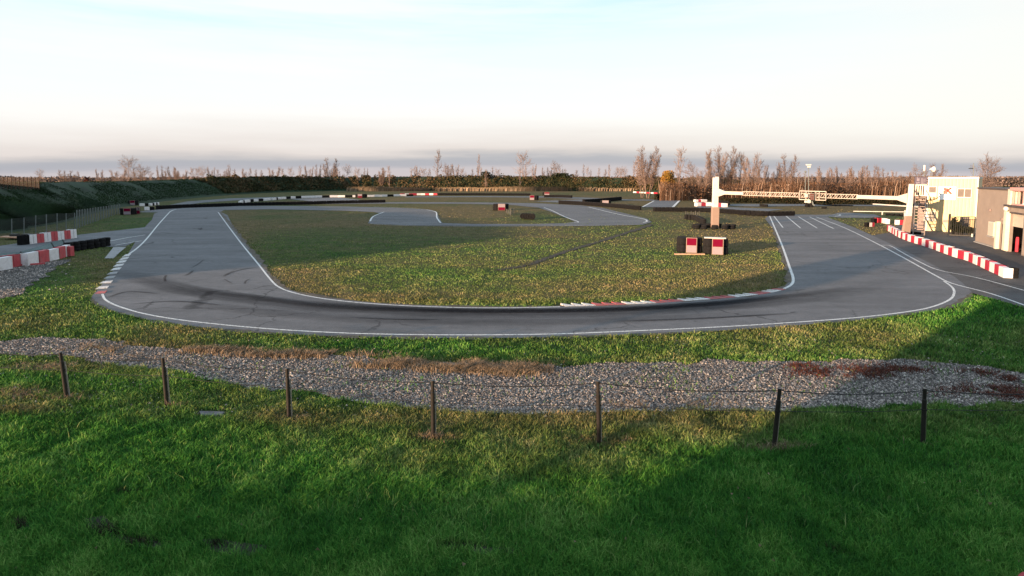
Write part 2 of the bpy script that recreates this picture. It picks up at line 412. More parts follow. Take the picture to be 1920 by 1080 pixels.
# wobble the gravel edge so that it reads as loose stone running into grass
def wobble(poly, amp, s):
    out = []
    dense = []
    for i in range(len(poly)):
        a, b = poly[i], poly[(i+1) % len(poly)]; k = max(1, int((b-a).length/.25))
        dense += [a.lerp(b, j/k) for j in range(k)]
    for p in dense:
        out.append(Vector((p.x+(float(fbm(p.x, p.y, s, 3))-.5)*amp, p.y+(float(fbm(p.x, p.y, s, 9))-.5)*amp, 0)))
    return out
grav_w = wobble(grav_w, .9, 1.1); grav2_w = wobble(grav2_w, 1.2, .8)

# dry / lush / sunlit-yellow map of the turf : world function used by ground and blades
DRY_SUNLIT = [(500, 540, 130, 30, .5), (440, 440, 40, 40, .45), (640, 565, 160, 16, .5), (1380, 440, 80, 30, .6), (1400, 510, 90, 30, .35), (900, 560, 300, 14, .35), (700, 420, 250, 14, .35),
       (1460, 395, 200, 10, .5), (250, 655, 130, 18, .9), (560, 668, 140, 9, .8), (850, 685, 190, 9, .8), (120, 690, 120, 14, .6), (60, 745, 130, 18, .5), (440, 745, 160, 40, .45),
       (800, 790, 260, 26, .5), (1100, 780, 200, 22, .45), (1340, 800, 120, 40, .6), (850, 870, 330, 48, .34), (1150, 870, 150, 60, .34), (30, 770, 80, 10, .9), (1450, 620, 200, 26, .35), (1640, 640, 90, 24, .45),  # foreground patches here also paint the sunlit yellow into the turf colour
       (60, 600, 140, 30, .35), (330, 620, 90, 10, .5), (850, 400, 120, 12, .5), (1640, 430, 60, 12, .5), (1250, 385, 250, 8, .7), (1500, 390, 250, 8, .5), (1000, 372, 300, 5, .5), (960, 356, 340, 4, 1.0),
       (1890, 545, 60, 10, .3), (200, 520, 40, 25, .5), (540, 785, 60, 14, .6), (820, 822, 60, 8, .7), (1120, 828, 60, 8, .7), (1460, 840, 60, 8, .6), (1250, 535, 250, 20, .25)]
LUSH = [(700, 470, 260, 30, .3), (1050, 410, 150, 8, .2), (1800, 620, 170, 60, .4), (250, 420, 120, 16, .4), (960, 1000, 1500, 90, .5), (900, 650, 400, 20, .35), (100, 870, 400, 60, .3), (1600, 900, 400, 80, .3)]
def dry_sunlit(x, y):
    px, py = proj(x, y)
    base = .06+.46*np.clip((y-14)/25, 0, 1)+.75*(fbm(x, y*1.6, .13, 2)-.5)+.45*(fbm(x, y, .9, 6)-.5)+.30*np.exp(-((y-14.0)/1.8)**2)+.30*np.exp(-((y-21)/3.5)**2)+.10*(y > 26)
    for cx, cy, rx, ry, s in DRY_SUNLIT:
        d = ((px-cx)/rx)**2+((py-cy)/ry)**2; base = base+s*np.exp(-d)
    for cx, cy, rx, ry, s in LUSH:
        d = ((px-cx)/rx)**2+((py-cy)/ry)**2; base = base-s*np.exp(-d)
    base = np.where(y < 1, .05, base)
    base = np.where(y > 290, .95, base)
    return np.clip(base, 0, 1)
# ------------------------------------------------------------------ ground sheet
def axis_x():
    a = list(np.arange(-60, 60.01, .5)); e = [62, 65, 70, 76, 84, 95, 110, 130, 160, 200, 260, 350, 500, 800, 1400, 2500]
    return np.array([-v for v in e[::-1]]+a+e)
def axis_y():
    return np.array([-2500, -800, -300, -100, -40, -15, -5]+list(np.arange(0, 60, .4))+list(np.arange(60, 120, 1.0))+list(np.arange(120, 300, 4.0))+[310, 340, 400, 500, 700, 1100, 1800, 3000])
xs, ys = axis_x(), axis_y(); XX, YY = np.meshgrid(xs, ys)
gz = np.zeros_like(XX)
gz += np.where((YY < 60) & (YY > -5) & (abs(XX) < 60), (fbm(XX, YY, .5, 4)-.85)*.06, -.03)
pxg, pyg = proj(XX, YY)
ditch = np.zeros_like(gz)
gz -= .0
nx_, ny_ = len(xs), len(ys)
idx = np.arange(nx_*ny_).reshape(ny_, nx_)
faces = np.stack([idx[:-1, :-1], idx[:-1, 1:], idx[1:, 1:], idx[1:, :-1]], -1).reshape(-1, 4)
ground = np_mesh('ground', np.stack([XX, YY, gz], -1).reshape(-1, 3), faces, M['ground'], {'dry': dry_sunlit(XX, YY).ravel()}, smooth=True)
tag(ground, kind='structure')
# roads (each sheet above the one below)
sheet('service_road', serv_w, .010, M['asphalt_far'])
sheet('infield_track', road_w, .014, M['asphalt'])
sheet('track', track_w, .020, M['asphalt'])
sheet('apron', apron_w, .016, M['asphalt_apron'])
sheet('gravel_bed', grav_w, .006, M['gravel']); sheet('gravel_patch', grav2_w, .006, M['gravel'])
# far strips of track
far_tracks = [
    [(330, 386.5), (380, 380), (460, 374.5), (560, 371.5), (640, 370.3), (640, 368.6), (540, 368.9), (430, 372), (350, 378), (310, 386)],
    [(590, 378.5), (700, 378), (640, 370.5), (540, 373)],
    [(760, 368.5), (900, 367.6), (1020, 368), (1110, 371), (1180, 374), (1260, 374.6), (1320, 377), (1275, 375.5), (1262, 388.5), (1204, 388.5), (1226, 376.5), (1130, 375.6), (1060, 380.5), (1000, 377.5), (1100, 373.6), (1020, 370.5), (900, 369.6), (760, 370)],
    [(1310, 387), (1345, 387.2), (1400, 389.8), (1470, 392.6), (1440, 396), (1380, 393.5), (1300, 390)],
    [(1385, 382.5), (1500, 382.6), (1600, 385), (1600, 386.6), (1500, 386.2), (1430, 387.5), (1380, 386.5), (1350, 384.4)],
    [(1525, 383.6), (1720, 384.4), (1780, 384.4), (1780, 388), (1720, 387), (1560, 386.2)],
    [(1535, 404.2), (1500, 403.2), (1560, 402.5), (1572, 399), (1590, 398.8), (1640, 402.2), (1652, 406.5), (1630, 408.8), (1580, 408.5), (1548, 406.2)],
]
for p in far_tracks: sheet('far_track', GP(p), .018, M['asphalt_far'])
sheet('concrete_slab', GP([(196, 485), (213, 463.5), (237, 463.5), (224, 474), (213, 485)]), .026, M['concrete'])
# painted lines
def line(px, w, z=.026, n=5):
    mb = MB(); ribbon(mb, smooth_path(GP(px), n), w, z); o = mb.build('painted_line', M['line']); tag(o, kind='structure')
line([(318, 398), (298, 420), (276, 447), (258, 465), (240, 478)], .14)
line([(192, 552), (198, 563), (222, 575), (270, 589), (340, 601), (440, 612), (540, 620), (660, 626), (780, 628.5), (900, 629), (1050, 627), (1200, 621), (1350, 614), (1480, 606), (1600, 597), (1690, 587), (1745, 577), (1780, 563), (1789, 550), (1785, 539), (1770, 528)], .11)
line([(409, 398), (430, 427), (455, 460), (482, 493), (505, 522), (520, 537), (545, 548), (590, 558), (650, 566), (740, 573), (860, 577.5), (960, 578), (1050, 576)], .11)
line([(1443, 405), (1455, 433), (1468, 465), (1480, 500), (1487, 522), (1484, 534), (1470, 542)], .15)
line([(1530, 407), (1580, 426), (1640, 455), (1700, 487), (1750, 515), (1785, 532), (1860, 552), (1960, 587), (2060, 620)], .12)
line([(1648, 461), (1668, 461), (1690, 473), (1725, 492), (1760, 507), (1830, 521), (1930, 548), (2060, 585)], .10)
for a, b in (((1451, 405.5), (1468, 427)), ((1474, 405.5), (1501, 428)), ((1497, 406.5), (1532, 428)), ((1518, 407), (1563, 429))): line([a, b], .13, n=1)
line([(206, 452.5), (240, 446), (272, 441)], .16, z=.03); line([(216, 460.5), (240, 456), (266, 452)], .16, z=.03)
line([(720, 397.5), (700, 406), (694, 415)], .22, n=4); line([(800, 393.5), (817, 397.5), (819, 408), (826, 418)], .2)
line([(694, 420), (760, 423.2), (900, 424.8), (1080, 423.8), (1200, 421.5)], .12, z=.03)
line([(1020, 389.2), (1035, 395), (1060, 407), (1084, 416), (1076, 417.5)], .18); line([(1104, 388.5), (1130, 395), (1165, 403), (1205, 410.5), (1213, 415), (1206, 417.5)], .22)
line([(318, 397.5), (330, 393), (360, 391.5)], .2); line([(1226, 376.8), (1205, 388)], .35, n=1); line([(1274, 376), (1262, 388.2)], .5, n=1)
line([(1550, 401.2), (1572, 402.2), (1575, 404.2), (1565, 406)], .2, z=.03)
line([(700, 387.8), (760, 390), (800, 393)], .12, z=.03)
# kerbs
def kerb_blocks(rows, name):
    mb = MB()
    for (x0, x1, y, mi) in rows:
        a = G(x0, y+2.4); b = G(x1, y+1.2); c = G(x1+4, y-2.6); d = G(x0+7, y-2.0)
        mb.add([a+Vector((0, 0, .02)), b+Vector((0, 0, .05)), c+Vector((0, 0, .05)), d+Vector((0, 0, .03)), a-Vector((0,0,.02)), b-Vector((0,0,.02)), c-Vector((0,0,.02)), d-Vector((0,0,.02))], [(0, 1, 2, 3), (4, 5, 1, 0), (5, 6, 2, 1), (6, 7, 3, 2), (7, 4, 0, 3)], mi)
    o = mb.build(name, [M['kerb_white'], M['kerb_red'], M['concrete']]); tag(o, kind='structure'); return o
kerb_blocks([(229, 242, 479.5, 0), (223, 238, 485.5, 0), (217, 234, 491.5, 0), (212, 229, 498, 0), (207, 224, 505, 0), (200, 218, 513, 2), (194, 213, 521, 2), (186, 208, 530, 0), (179, 201, 540, 0), (177, 197, 549, 1)], 'kerb')
ks = smooth_path(GP([(1058, 573.5), (1130, 571.5), (1210, 568), (1290, 563), (1370, 557), (1430, 550), (1468, 542)]), 20)
mb = MB(); cum = [0]
for i in range(1, len(ks)): cum.append(cum[-1]+(ks[i]-ks[i-1]).length)
def along(t):
    for i in range(1, len(cum)):
        if cum[i] >= t:
            f = (t-cum[i-1])/(cum[i]-cum[i-1]); return ks[i-1].lerp(ks[i], f), (ks[i]-ks[i-1]).normalized()
    return ks[-1], (ks[-1]-ks[-2]).normalized()
nt_ = 26; step = cum[-1]/nt_
pat = [0, 0, 0, 1, 1, 1, 0, 0, 0, 1, 1, 1, 0, 0, 0, 1, 1, 1, 0, 0, 0, 1, 1, 0, 0, 1]
for i in range(nt_):
    p, t = along(i*step); q, _ = along((i+.92)*step); s = Vector((-t.y, t.x, 0))
    a = p; b = q; c = q-s*.20; d = p-s*.20
    hi = Vector((0, 0, .075)); lo = Vector((0, 0, .03)); dn = Vector((0, 0, -.02))
    a2 = p-t*.12+s*.30
    mb.add([a2+hi, b+lo, c+lo, d+lo, a2+dn, b+dn, c+dn, d+dn], [(0, 3, 2, 1), (0, 1, 5, 4), (1, 2, 6, 5), (2, 3, 7, 6), (3, 0, 4, 7)], pat[i])
tag(mb.build('sawtooth_kerb', [M['kerb_white'], M['kerb_red']]), kind='structure')
M['verge_dirt'] = simple('verge_dirt', (.075, .062, .048), .95, .5, 1.5, world=True, bump=.4)
def dirt_edge(px, w, z):
    path = smooth_path(GP(px), 10); out = [path[0]]
    for a, b in zip(path, path[1:]):
        k = max(1, int((b-a).length/.35)); out += [a.lerp(b, (j+1)/k) for j in range(k)]
    mb = MB(); ribbon(mb, out, [max(.03, w*(.1+1.9*max(0, float(fbm(p.x, p.y, .9, 21))-.32)**1.0*2)) for p in out], z); tag(mb.build('verge_dirt', M['verge_dirt']), kind='structure')
dirt_edge(outer_px[9:], .30, .0225); dirt_edge(inner_px[1:], .35, .0228)
# rubber laid down by tyres
def rubber(px, w, mat, z, name='tyre_mark', cross=9):
    path = smooth_path(GP(px), 8); P = [Vector((p.x, p.y, z)) for p in path]
    V = []; E = []; U = []; L = 0; n = len(P)
    for i, p in enumerate(P):
        t = (P[min(i+1, n-1)]-P[max(i-1, 0)]).normalized(); s = Vector((-t.y, t.x, 0))
        if i: L += (P[i]-P[i-1]).length
        fade = min(1, i/(n*.22), (n-1-i)/(n*.22))
        for k in range(cross):
            u = k/(cross-1)*2-1; V.append(p+s*u*w/2); E.append(max(0, (1-abs(u)**2.2))*fade); U.append((L, u*w/2))
    fs = [(i*cross+k, i*cross+k+1, (i+1)*cross+k+1, (i+1)*cross+k) for i in range(n-1) for k in range(cross-1)]
    o = np_mesh(name, [tuple(v) for v in V], fs, mat, {'edge': E}, uv=U); tag(o, kind='structure')
rubber([(205, 508), (260, 520), (353, 545), (490, 564), (620, 577), (820, 586), (1050, 587), (1250, 580), (1420, 568), (1560, 552), (1700, 525)], 2.1, M['rubbered'], .024)
rubber([(330, 536), (460, 556), (640, 577), (860, 584), (1100, 583), (1300, 574), (1480, 556), (1600, 540)], 1.0, M['rubbered'], .044)
rubber([(300, 560), (480, 584), (700, 600), (950, 604), (1200, 600), (1450, 584)], 1.6, M['skid_soft'], .048)
rubber([(560, 562), (700, 576), (900, 583), (1150, 580), (1350, 568), (1500, 550)], 1.1, M['rubbered'], .028)
rubber([(260, 540), (420, 572), (640, 592), (900, 598), (1200, 594), (1480, 580)], 2.2, M['skid'] if False else M['rubbered'], .032) if False else None
for q, w in (([(418, 521), (430, 513), (455, 506), (488, 501)], .28), ([(345, 518), (355, 514), (363, 507)], .22), ([(459, 534), (461, 528), (470, 523)], .14), ([(310, 530), (309, 522), (312, 516)], .18),
             ([(358, 503), (370, 497), (383, 487)], .14), ([(420, 524), (436, 533)], .1), ([(322, 482), (325, 484)], .3), ([(371, 428), (376, 431), (378, 427)], .3), ([(200, 560), (240, 548), (300, 552)], .25), ([(240, 572), (330, 566), (420, 574)], .25),
             ([(1480, 588), (1492, 586)], .12), ([(1300, 603), (1306, 604)], .12), ([(650, 596), (740, 600), (830, 601)], .2), ([(1465, 427.5), (1500, 426.5), (1560, 426)], .2), ([(1150, 604), (1320, 598), (1500, 588)], .3),
             ([(1180, 416), (1120, 420)], .3), ([(300, 436), (340, 440), (420, 438)], .25)):
    rubber(q, w, M['skid'], .036+.002*random.random(), cross=5)
# worn ditch in the infield (a shallow run of bare soil)
M['soil'] = simple('bare_soil', (.030, .026, .020), .95, .5, 4, world=True)
rut_px = [(1222, 421), (1195, 430), (1160, 441), (1110, 457), (1060, 472), (1010, 490), (985, 498), (930, 507)]
mb = MB(); pp = smooth_path(GP(rut_px), 14)
ribbon(mb, [p+Vector(((random.random()-.5)*.25, (random.random()-.5)*.25, 0)) for p in pp], [max(.12, .85*(1-.6*i/len(pp))*(.4+.9*random.random())) for i in range(len(pp))], .008)
tag(mb.build('soil_rut', M['soil']), kind='structure')
soil_px = [[(160, 975), (190, 973), (215, 990), (240, 1010), (300, 1020), (300, 1030), (235, 1022), (190, 1012), (165, 995)],
           [(380, 1012), (420, 1010), (470, 1016), (515, 1026), (500, 1036), (440, 1034), (395, 1028)], [(18, 972), (40, 975), (45, 995), (25, 998)],
           [(820, 1024), (880, 1022), (960, 1030), (1000, 1045), (940, 1042), (850, 1034)]]
soil_w = [wobble(GP(p), .35, 2.0) for p in soil_px]
for p in soil_w: sheet('bare_soil', p, .004, M['soil'])
M['slabgrey'] = simple('grey_cover', (.10, .10, .11), .85, .5, 5, bump=.3, world=True)

# ------------------------------------------------------------------ banks
def bank(name, line3, mat, width_front, width_back, seed):
    """line3: list of (base point, crest height). cross-section from foot to crest to back foot"""
    base = [b for b, h in line3]; hs = [h for b, h in line3]
    sm = smooth_path(base, 10); n = len(sm); hh = np.interp(np.linspace(0, len(hs)-1, n), range(len(hs)), hs)
    prof = [(0, 0), (.12, .10), (.35, .38), (.65, .72), (.9, .95), (1.0, 1.0), (1.12, .98), (1.5, .7), (2.0, 0)]
    V = []; K = len(prof)
    for i, p in enumerate(sm):
        t = (sm[min(i+1, n-1)]-sm[max(i-1, 0)]).normalized(); s = Vector((-t.y, t.x, 0))
        for u, z in prof:
            w = u*width_front if u <= 1 else width_front+(u-1)*width_back
            q = p+s*w; nz = (float(fbm(q.x, q.y, .12, seed))-.5)*.8*min(1, z*2)
            V.append((q.x, q.y, -.05+hh[i]*z+nz if z > 0 else -.08))
    fs = [(i*K+k, (i+1)*K+k, (i+1)*K+k+1, i*K+k+1) for i in range(n-1) for k in range(K-1)]
    Va = np.array(V); dry = np.clip(.1+.6*(fbm(Va[:, 0], Va[:, 1], .1, seed+3)-.4), 0, 1)
    o = np_mesh(name, V, fs, mat, {'dry': dry}, smooth=True); tag(o, kind='structure'); return o, sm, hh
B0 = [(Vector((-52, -90, 0)), 5.5), (Vector((-54, -40, 0)), 5.5), (Vector((-56, 10, 0)), 5.2), (G(-20, 440), 5.2), (G(60, 427), 5.2), (G(130, 414), 5.1), (G(215, 391), 5.0), (G(330, 375), 4.9), (G(430, 366), 5.3), (G(520, 361), 5.9), (G(680, 357.5), 6.0), (G(900, 357.5), 6.3), (G(1080, 358), 6.0), (G(1250, 359), 5.0), (Vector((105, 243, 0)), 4.3), (Vector((170, 235, 0)), 2.6), (Vector((300, 215, 0)), .8)]
M['bankturf'] = simple('bank_turf', (.010, .025, .009), .95, .5, .35, world=True, bump=.5)
bk, bsm, bhh = bank('embankment', B0, M['bankturf'], 11, 9, 5)

# ------------------------------------------------------------------ small-leaf clouds
def tris_cloud(name, C, size, mat, rnd, up=.0, seed=1, aspect=1.0, extra=None, parent=None):
    n = len(C); g = np.random.default_rng(seed)
    d1 = g.normal(size=(n, 3)); d1 /= np.linalg.norm(d1, axis=1)[:, None]
    d2 = np.cross(d1, g.normal(size=(n, 3))); d2 /= np.linalg.norm(d2, axis=1)[:, None]
    s = (size*(.6+.8*g.random(n)))[:, None]
    a = C+d1*s*aspect; b = C-d1*s*.5+d2*s*.7; c = C-d1*s*.5-d2*s*.7
    V = np.stack([a, b, c], 1).reshape(-1, 3); Fx = np.arange(3*n).reshape(-1, 3)
    at = {'rnd': np.repeat(rnd, 3)}
    return np_mesh(name, V, Fx, mat, at, parent=parent)
def blades(name, X, Y, Z, h, w, rnd, dry, mat, lean=.45, seed=3, parent=None):
    n = len(X); g = np.random.default_rng(seed)
    an = g.random(n)*2*np.pi; la = g.random(n)*2*np.pi; ln = h*lean*(.3+g.random(n))
    dx, dy = np.cos(an)*w/2, np.sin(an)*w/2
    base = np.stack([X, Y, Z], 1); mid = base+np.stack([np.cos(la)*ln*.3, np.sin(la)*ln*.3, h*.6], 1)
    tip = base+np.stack([np.cos(la)*ln, np.sin(la)*ln, h*(.95-.15*g.random(n))], 1)
    off = np.stack([dx, dy, 0*dx], 1)
    V = np.stack([base-off, base+off, mid+off*.8, mid-off*.8, tip], 1).reshape(-1, 3)
    b = np.arange(n)*5
    Fx = np.concatenate([np.stack([b, b+1, b+2], 1), np.stack([b, b+2, b+3], 1), np.stack([b+3, b+2, b+4], 1)])
    return np_mesh(name, V, Fx, mat, {'rnd': np.repeat(rnd, 5), 'dry': np.repeat(dry, 5)}, parent=parent)
def gxy(px, py):
    xc = (px-CX)/F; yc = (CYP-py)/F; dz = -sp+yc*cp; t = -H/dz
    return xc*t, (cp+yc*sp)*t
hard = [track_w, apron_w, serv_w]
def off_hard(x, y, extra=()):
    ok = np.ones(x.shape, bool)
    for p in list(hard)+list(extra): ok &= ~inpoly(x, y, [(q.x, q.y) for q in p])
    return ok
def turf(n, v0, v1, hmul, wk, seed, name, jit=.35):
    g = np.random.default_rng(seed)
    px = g.uniform(-120, 2040, n); py = g.uniform(v0, v1, n); x, y = gxy(px, py)
    ok = off_hard(x, y) & (g.random(n) < np.clip((py-385)/110, 0.0, 1))
    ing = inpoly(x, y, [(q.x, q.y) for q in grav_w]) | inpoly(x, y, [(q.x, q.y) for q in grav2_w])
    ok &= (~ing) | (g.random(n) < .012) | ((g.random(n) < .06) & (fbm(x, y, .7, 15) > .58))
    ok &= ~inpoly(px, py, [(362, 770), (372, 782), (420, 784), (430, 772), (400, 768)])
    for p in soil_w: ok &= ~(inpoly(x, y, [(q.x, q.y) for q in p]) & (g.random(n) < .8))
    if v0 < 600:
        dk = np.full(n, 9.0)
        for q in ks[::4]: dk = np.minimum(dk, np.hypot(x-q.x, y-q.y))
        ok &= dk > .50
    if v0 < 500:
        rp = smooth_path(GP(rut_px), 8); dm = np.full(n, 9.0)
        for q in rp: dm = np.minimum(dm, np.hypot(x-q.x, y-q.y))
        ok &= (dm > .5) | (g.random(n) < .25)
    x, y = x[ok], y[ok]; m = len(x)
    tuft = fbm(x, y, 2.2, 8)
    d = np.clip(dry_sunlit(x, y)+(g.random(m)-.5)*jit, 0, 1)
    h = (.04+.085*g.random(m))*(.25+1.5*tuft)*hmul
    w = np.maximum(.0045, y*wk)*1.15*(.7+.6*g.random(m))
    rnd = np.clip(.62*g.random(m)+.75*(fbm(x, y, 1.3, 12)-.5)+.22, 0, 1)
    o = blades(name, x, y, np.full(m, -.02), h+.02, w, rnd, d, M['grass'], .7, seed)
    tag(o, kind='stuff'); return o
turf(460000, 690, 1120, 1.3, .00085, 21, 'grass')
turf(150000, 560, 700, 1.1, .0011, 22, 'verge_grass')
turf(260000, 388, 575, .48, .0009, 23, 'infield_grass', .12)
# gravel stones
def stones(n, poly_w, box, seed, name):
    g = np.random.default_rng(seed); px = g.uniform(box[0], box[1], n); py = g.uniform(box[2], box[3], n); x, y = gxy(px, py)
    ok = inpoly(x, y, [(q.x, q.y) for q in poly_w]) | ((g.random(n) < .02) & off_hard(x, y)); ok &= (fbm(x, y, .8, 15) < .58+.3*g.random(n)); x, y = x[ok], y[ok]; m = len(x)
    r = (.012+.030*g.random(m)**2.5)*(1+np.clip((y-20)/25, 0, 2))
    octa = np.array([(1, 0, 0), (0, 1, 0), (-1, 0, 0), (0, -1, 0), (0, 0, .75), (0, 0, -.5)], float)
    V = octa[None]*r[:, None, None]*(.65+.7*g.random((m, 6, 1)))
    an = g.random(m)*6.28; c, s = np.cos(an), np.sin(an)
    vx = V[..., 0]*c[:, None]-V[..., 1]*s[:, None]; vy = V[..., 0]*s[:, None]+V[..., 1]*c[:, None]
    P = np.stack([vx+x[:, None], vy+y[:, None], V[..., 2]+.012+.02*g.random(m)[:, None]], -1).reshape(-1, 3)
    fo = np.array([(0, 1, 4), (1, 2, 4), (2, 3, 4), (3, 0, 4), (1, 0, 5), (0, 3, 5)]); b = (np.arange(m)*6)[:, None, None]
    o = np_mesh(name, P, (fo[None]+b).reshape(-1, 3), M['stone'], {'rnd': np.repeat(np.clip(g.random(m)*.9+.1*fbm(x, y, .5, 3), 0, 1), 6)}); tag(o, kind='stuff')
stones(210000, grav_w, (-120, 2040, 628, 782), 31, 'gravel')
stones(18000, grav2_w, (-120, 140, 482, 590), 32, 'loose_gravel')
# weeds at the gravel
def weeds(name, ells, n, hm, mat, seed, wk=.0009, lean=.9, label=None, kind='stuff'):
    g = np.random.default_rng(seed); X = []; Y = []
    for cx, cy, rx, ry in ells:
        k = int(n*rx*ry/sum(e[2]*e[3] for e in ells)); a = g.random(k)*6.28; r = np.sqrt(g.random(k))
        x, y = gxy(cx+g.normal(size=k)*rx*.55, cy+g.normal(size=k)*ry*.5); ok = fbm(x, y, 1.1, seed) > (.30 if seed == 41 else .42)
        X.append(x[ok]); Y.append(y[ok])
    x = np.concatenate(X); y = np.concatenate(Y); m = len(x)
    h = hm*(.4+.9*g.random(m))*(.5+fbm(x, y, 1.7, seed)); w = y*wk*(.6+.8*g.random(m))
    o = blades(name, x, y, np.zeros(m), h, w, g.random(m), g.random(m), mat, lean, seed); tag(o, kind=kind); return o
weeds('dry_weeds', [(740, 686, 70, 7), (860, 692, 80, 9), (960, 696, 65, 10), (560, 668, 110, 5), (420, 660, 60, 5)], 22000, .19, M['dryweed'], 41)
weeds('dry_creeper', [(240, 660, 75, 12), (170, 655, 60, 9), (100, 690, 90, 6), (1230, 760, 110, 8)], 5000, .10, M['dryweed'], 42, lean=1.5)
weeds('red_weeds', [(1545, 700, 65, 11), (1640, 700, 60, 13), (1700, 692, 45, 9), (1500, 688, 30, 5), (1840, 735, 75, 13), (1910, 740, 50, 14), (1830, 702, 40, 7), (1900, 712, 30, 9)], 9000, .12, M['redweed'], 43, lean=1.4)
weeds('tussocks', [(545, 786, 30, 7), (815, 822, 40, 5), (1122, 830, 50, 6), (1457, 842, 70, 7), (120, 750, 40, 5), (313, 762, 40, 5), (1730, 834, 30, 5), (30, 742, 60, 12)], 2200, .16, M['dryweed'], 44, wk=.0007, lean=1.0)
weeds('dark_tussocks', [(200, 1000, 40, 14), (265, 1020, 40, 6), (430, 1020, 50, 9), (500, 1030, 20, 5), (35, 985, 15, 12), (860, 1026, 50, 6), (970, 1038, 30, 5), (235, 925, 18, 5), (1520, 1035, 60, 12)], 2600, .13, M['darkhedge'], 45, wk=.0008)
weeds('coarse_tussocks', [(300, 880, 260, 60), (700, 960, 300, 60), (1150, 990, 260, 60), (1600, 930, 280, 80), (150, 800, 160, 30), (1000, 850, 300, 30)], 3000, .19, M['coarse'], 46, wk=.0008, lean=.9)
g = np.random.default_rng(47); n = 70; x, y = gxy(g.uniform(0, 1920, n), g.uniform(640, 1080, n)); ok = off_hard(x, y); x, y = x[ok], y[ok]
tag(tris_cloud('fallen_leaves', np.stack([x, y, .07+.04*g.random(len(x))], 1), .035, M['dryweed'], .2+.5*g.random(len(x)), seed=47), kind='stuff')
# grey inspection cover lying in the turf
mb = MB(); c4 = GP([(374, 773), (377, 780), (416, 781), (421, 774)]); mb.add([p+Vector((0, 0, .035)) for p in c4]+[p for p in c4], [(0, 1, 2, 3), (4, 5, 1, 0), (5, 6, 2, 1), (6, 7, 3, 2), (7, 4, 0, 3)])
tag(mb.build('inspection_cover', M['slabgrey']), 'flat grey concrete inspection cover sunk in the foreground grass', 'cover')

# scrub on the far bank
def scrub(i0, i1, n, seed, name, mat, size, rnd_hi=1.0, hfac=1.0, umax=1.05, umin=.1):
    g = np.random.default_rng(seed); P = np.array([(p.x, p.y) for p in bsm]); t = g.uniform(i0, i1, n); ii = t.astype(int); f = t-ii
    b = P[ii]*(1-f)[:, None]+P[ii+1]*f[:, None]; tg = P[ii+1]-P[ii]; tg /= np.linalg.norm(tg, axis=1)[:, None]; nr = np.stack([-tg[:, 1], tg[:, 0]], 1)
    u = g.uniform(umin, umax, n); hh = np.interp(t, range(len(bhh)), bhh)
    q = b+nr*(u*11)[:, None]; clump = fbm(q[:, 0], q[:, 1], .25, seed)
    z = hh*np.interp(u, [0, .35, .65, 1, 1.2], [0, .38, .72, 1, .95])+g.random(n)*1.5*np.clip(clump-.3, 0, 1)*hfac
    rnd = np.clip(.9*fbm(q[:, 0], q[:, 1], .12, seed+4)+.45*(g.random(n)-.5)+.05, 0, 1)*rnd_hi
    return tag(tris_cloud(name, np.stack([q[:, 0], q[:, 1], z], 1), size, mat, rnd, seed=seed), kind='stuff')
L = len(bsm)-1
def ix(k): return k*10
scrub(ix(8), ix(14), 26000, 51, 'scrub', M['scrub'], .42, hfac=2.0)
scrub(ix(4), ix(9), 45000, 52, 'bank_grass', M['bankleaf'], .13, .85, .25)
# pale dry tufts on the shaded left bank
def bank_tufts(n, seed):
    g = np.random.default_rng(seed); t = g.uniform(ix(3), ix(6), n); ii = t.astype(int); f = t-ii; P = np.array([(p.x, p.y) for p in bsm])
    b = P[ii]*(1-f)[:, None]+P[ii+1]*f[:, None]; tg = P[ii+1]-P[ii]; tg /= np.linalg.norm(tg, axis=1)[:, None]; nr = np.stack([-tg[:, 1], tg[:, 0]], 1)
    u = g.uniform(.05, 1.0, n); q = b+nr*(u*11)[:, None]; hh = np.interp(t, range(len(bhh)), bhh); z = hh*np.interp(u, [0, .35, .65, 1], [0, .38, .72, 1])
    k = fbm(q[:, 0]*.4+z*2, q[:, 1]*.25, .5, 7); dry = np.clip((k-.52)*5, 0, 1); h = .25+.3*g.random(n)
    o = blades('bank_tufts', q[:, 0], q[:, 1], z-.15, h, np.full(n, .08), np.clip(.45*g.random(n)+dry*.55, 0, 1), dry, M['bankleaf'], .8, seed); tag(o, kind='stuff')
bank_tufts(60000, 61)
# dry reeds along the foot of the far bank
g = np.random.default_rng(62); n = 14000; px = g.uniform(650, 1235, n); x, y = gxy(px, g.uniform(356.3, 358.6, n))
tag(blades('dry_reeds', x, y, 0*x, 1.2+1.2*g.random(n)*fbm(x, y, .05, 3)*1.6, np.full(n, .25), g.random(n), g.random(n), M['dryweed'], .3, 62), kind='stuff')

# ------------------------------------------------------------------ trees
def seg_mesh(name, segs, sides, mat, parent=None):
    S = np.array([(*a, *b, r0, r1) for a, b, r0, r1 in segs], float); a, b, r0, r1 = S[:, :3], S[:, 3:6], S[:, 6], S[:, 7]
    t = b-a; t /= np.linalg.norm(t, axis=1)[:, None]+1e-9
    ref = np.where(abs(t[:, 2:3]) > .9, np.array([[1., 0, 0]]), np.array([[0, 0, 1.]])); u = np.cross(t, ref); u /= np.linalg.norm(u, axis=1)[:, None]; w = np.cross(t, u)
    V = []
    for k in range(sides):
        an = 2*math.pi*k/sides; d = u*math.cos(an)+w*math.sin(an); V.append(a+d*r0[:, None])
    for k in range(sides):
        an = 2*math.pi*k/sides; d = u*math.cos(an)+w*math.sin(an); V.append(b+d*r1[:, None])
    V = np.stack(V, 1).reshape(-1, 3); base = (np.arange(len(S))*2*sides)[:, None, None]
    fo = np.array([(k, (k+1) % sides, sides+(k+1) % sides, sides+k) for k in range(sides)])
    return np_mesh(name, V, (fo[None]+base).reshape(-1, 4), mat, parent=parent)
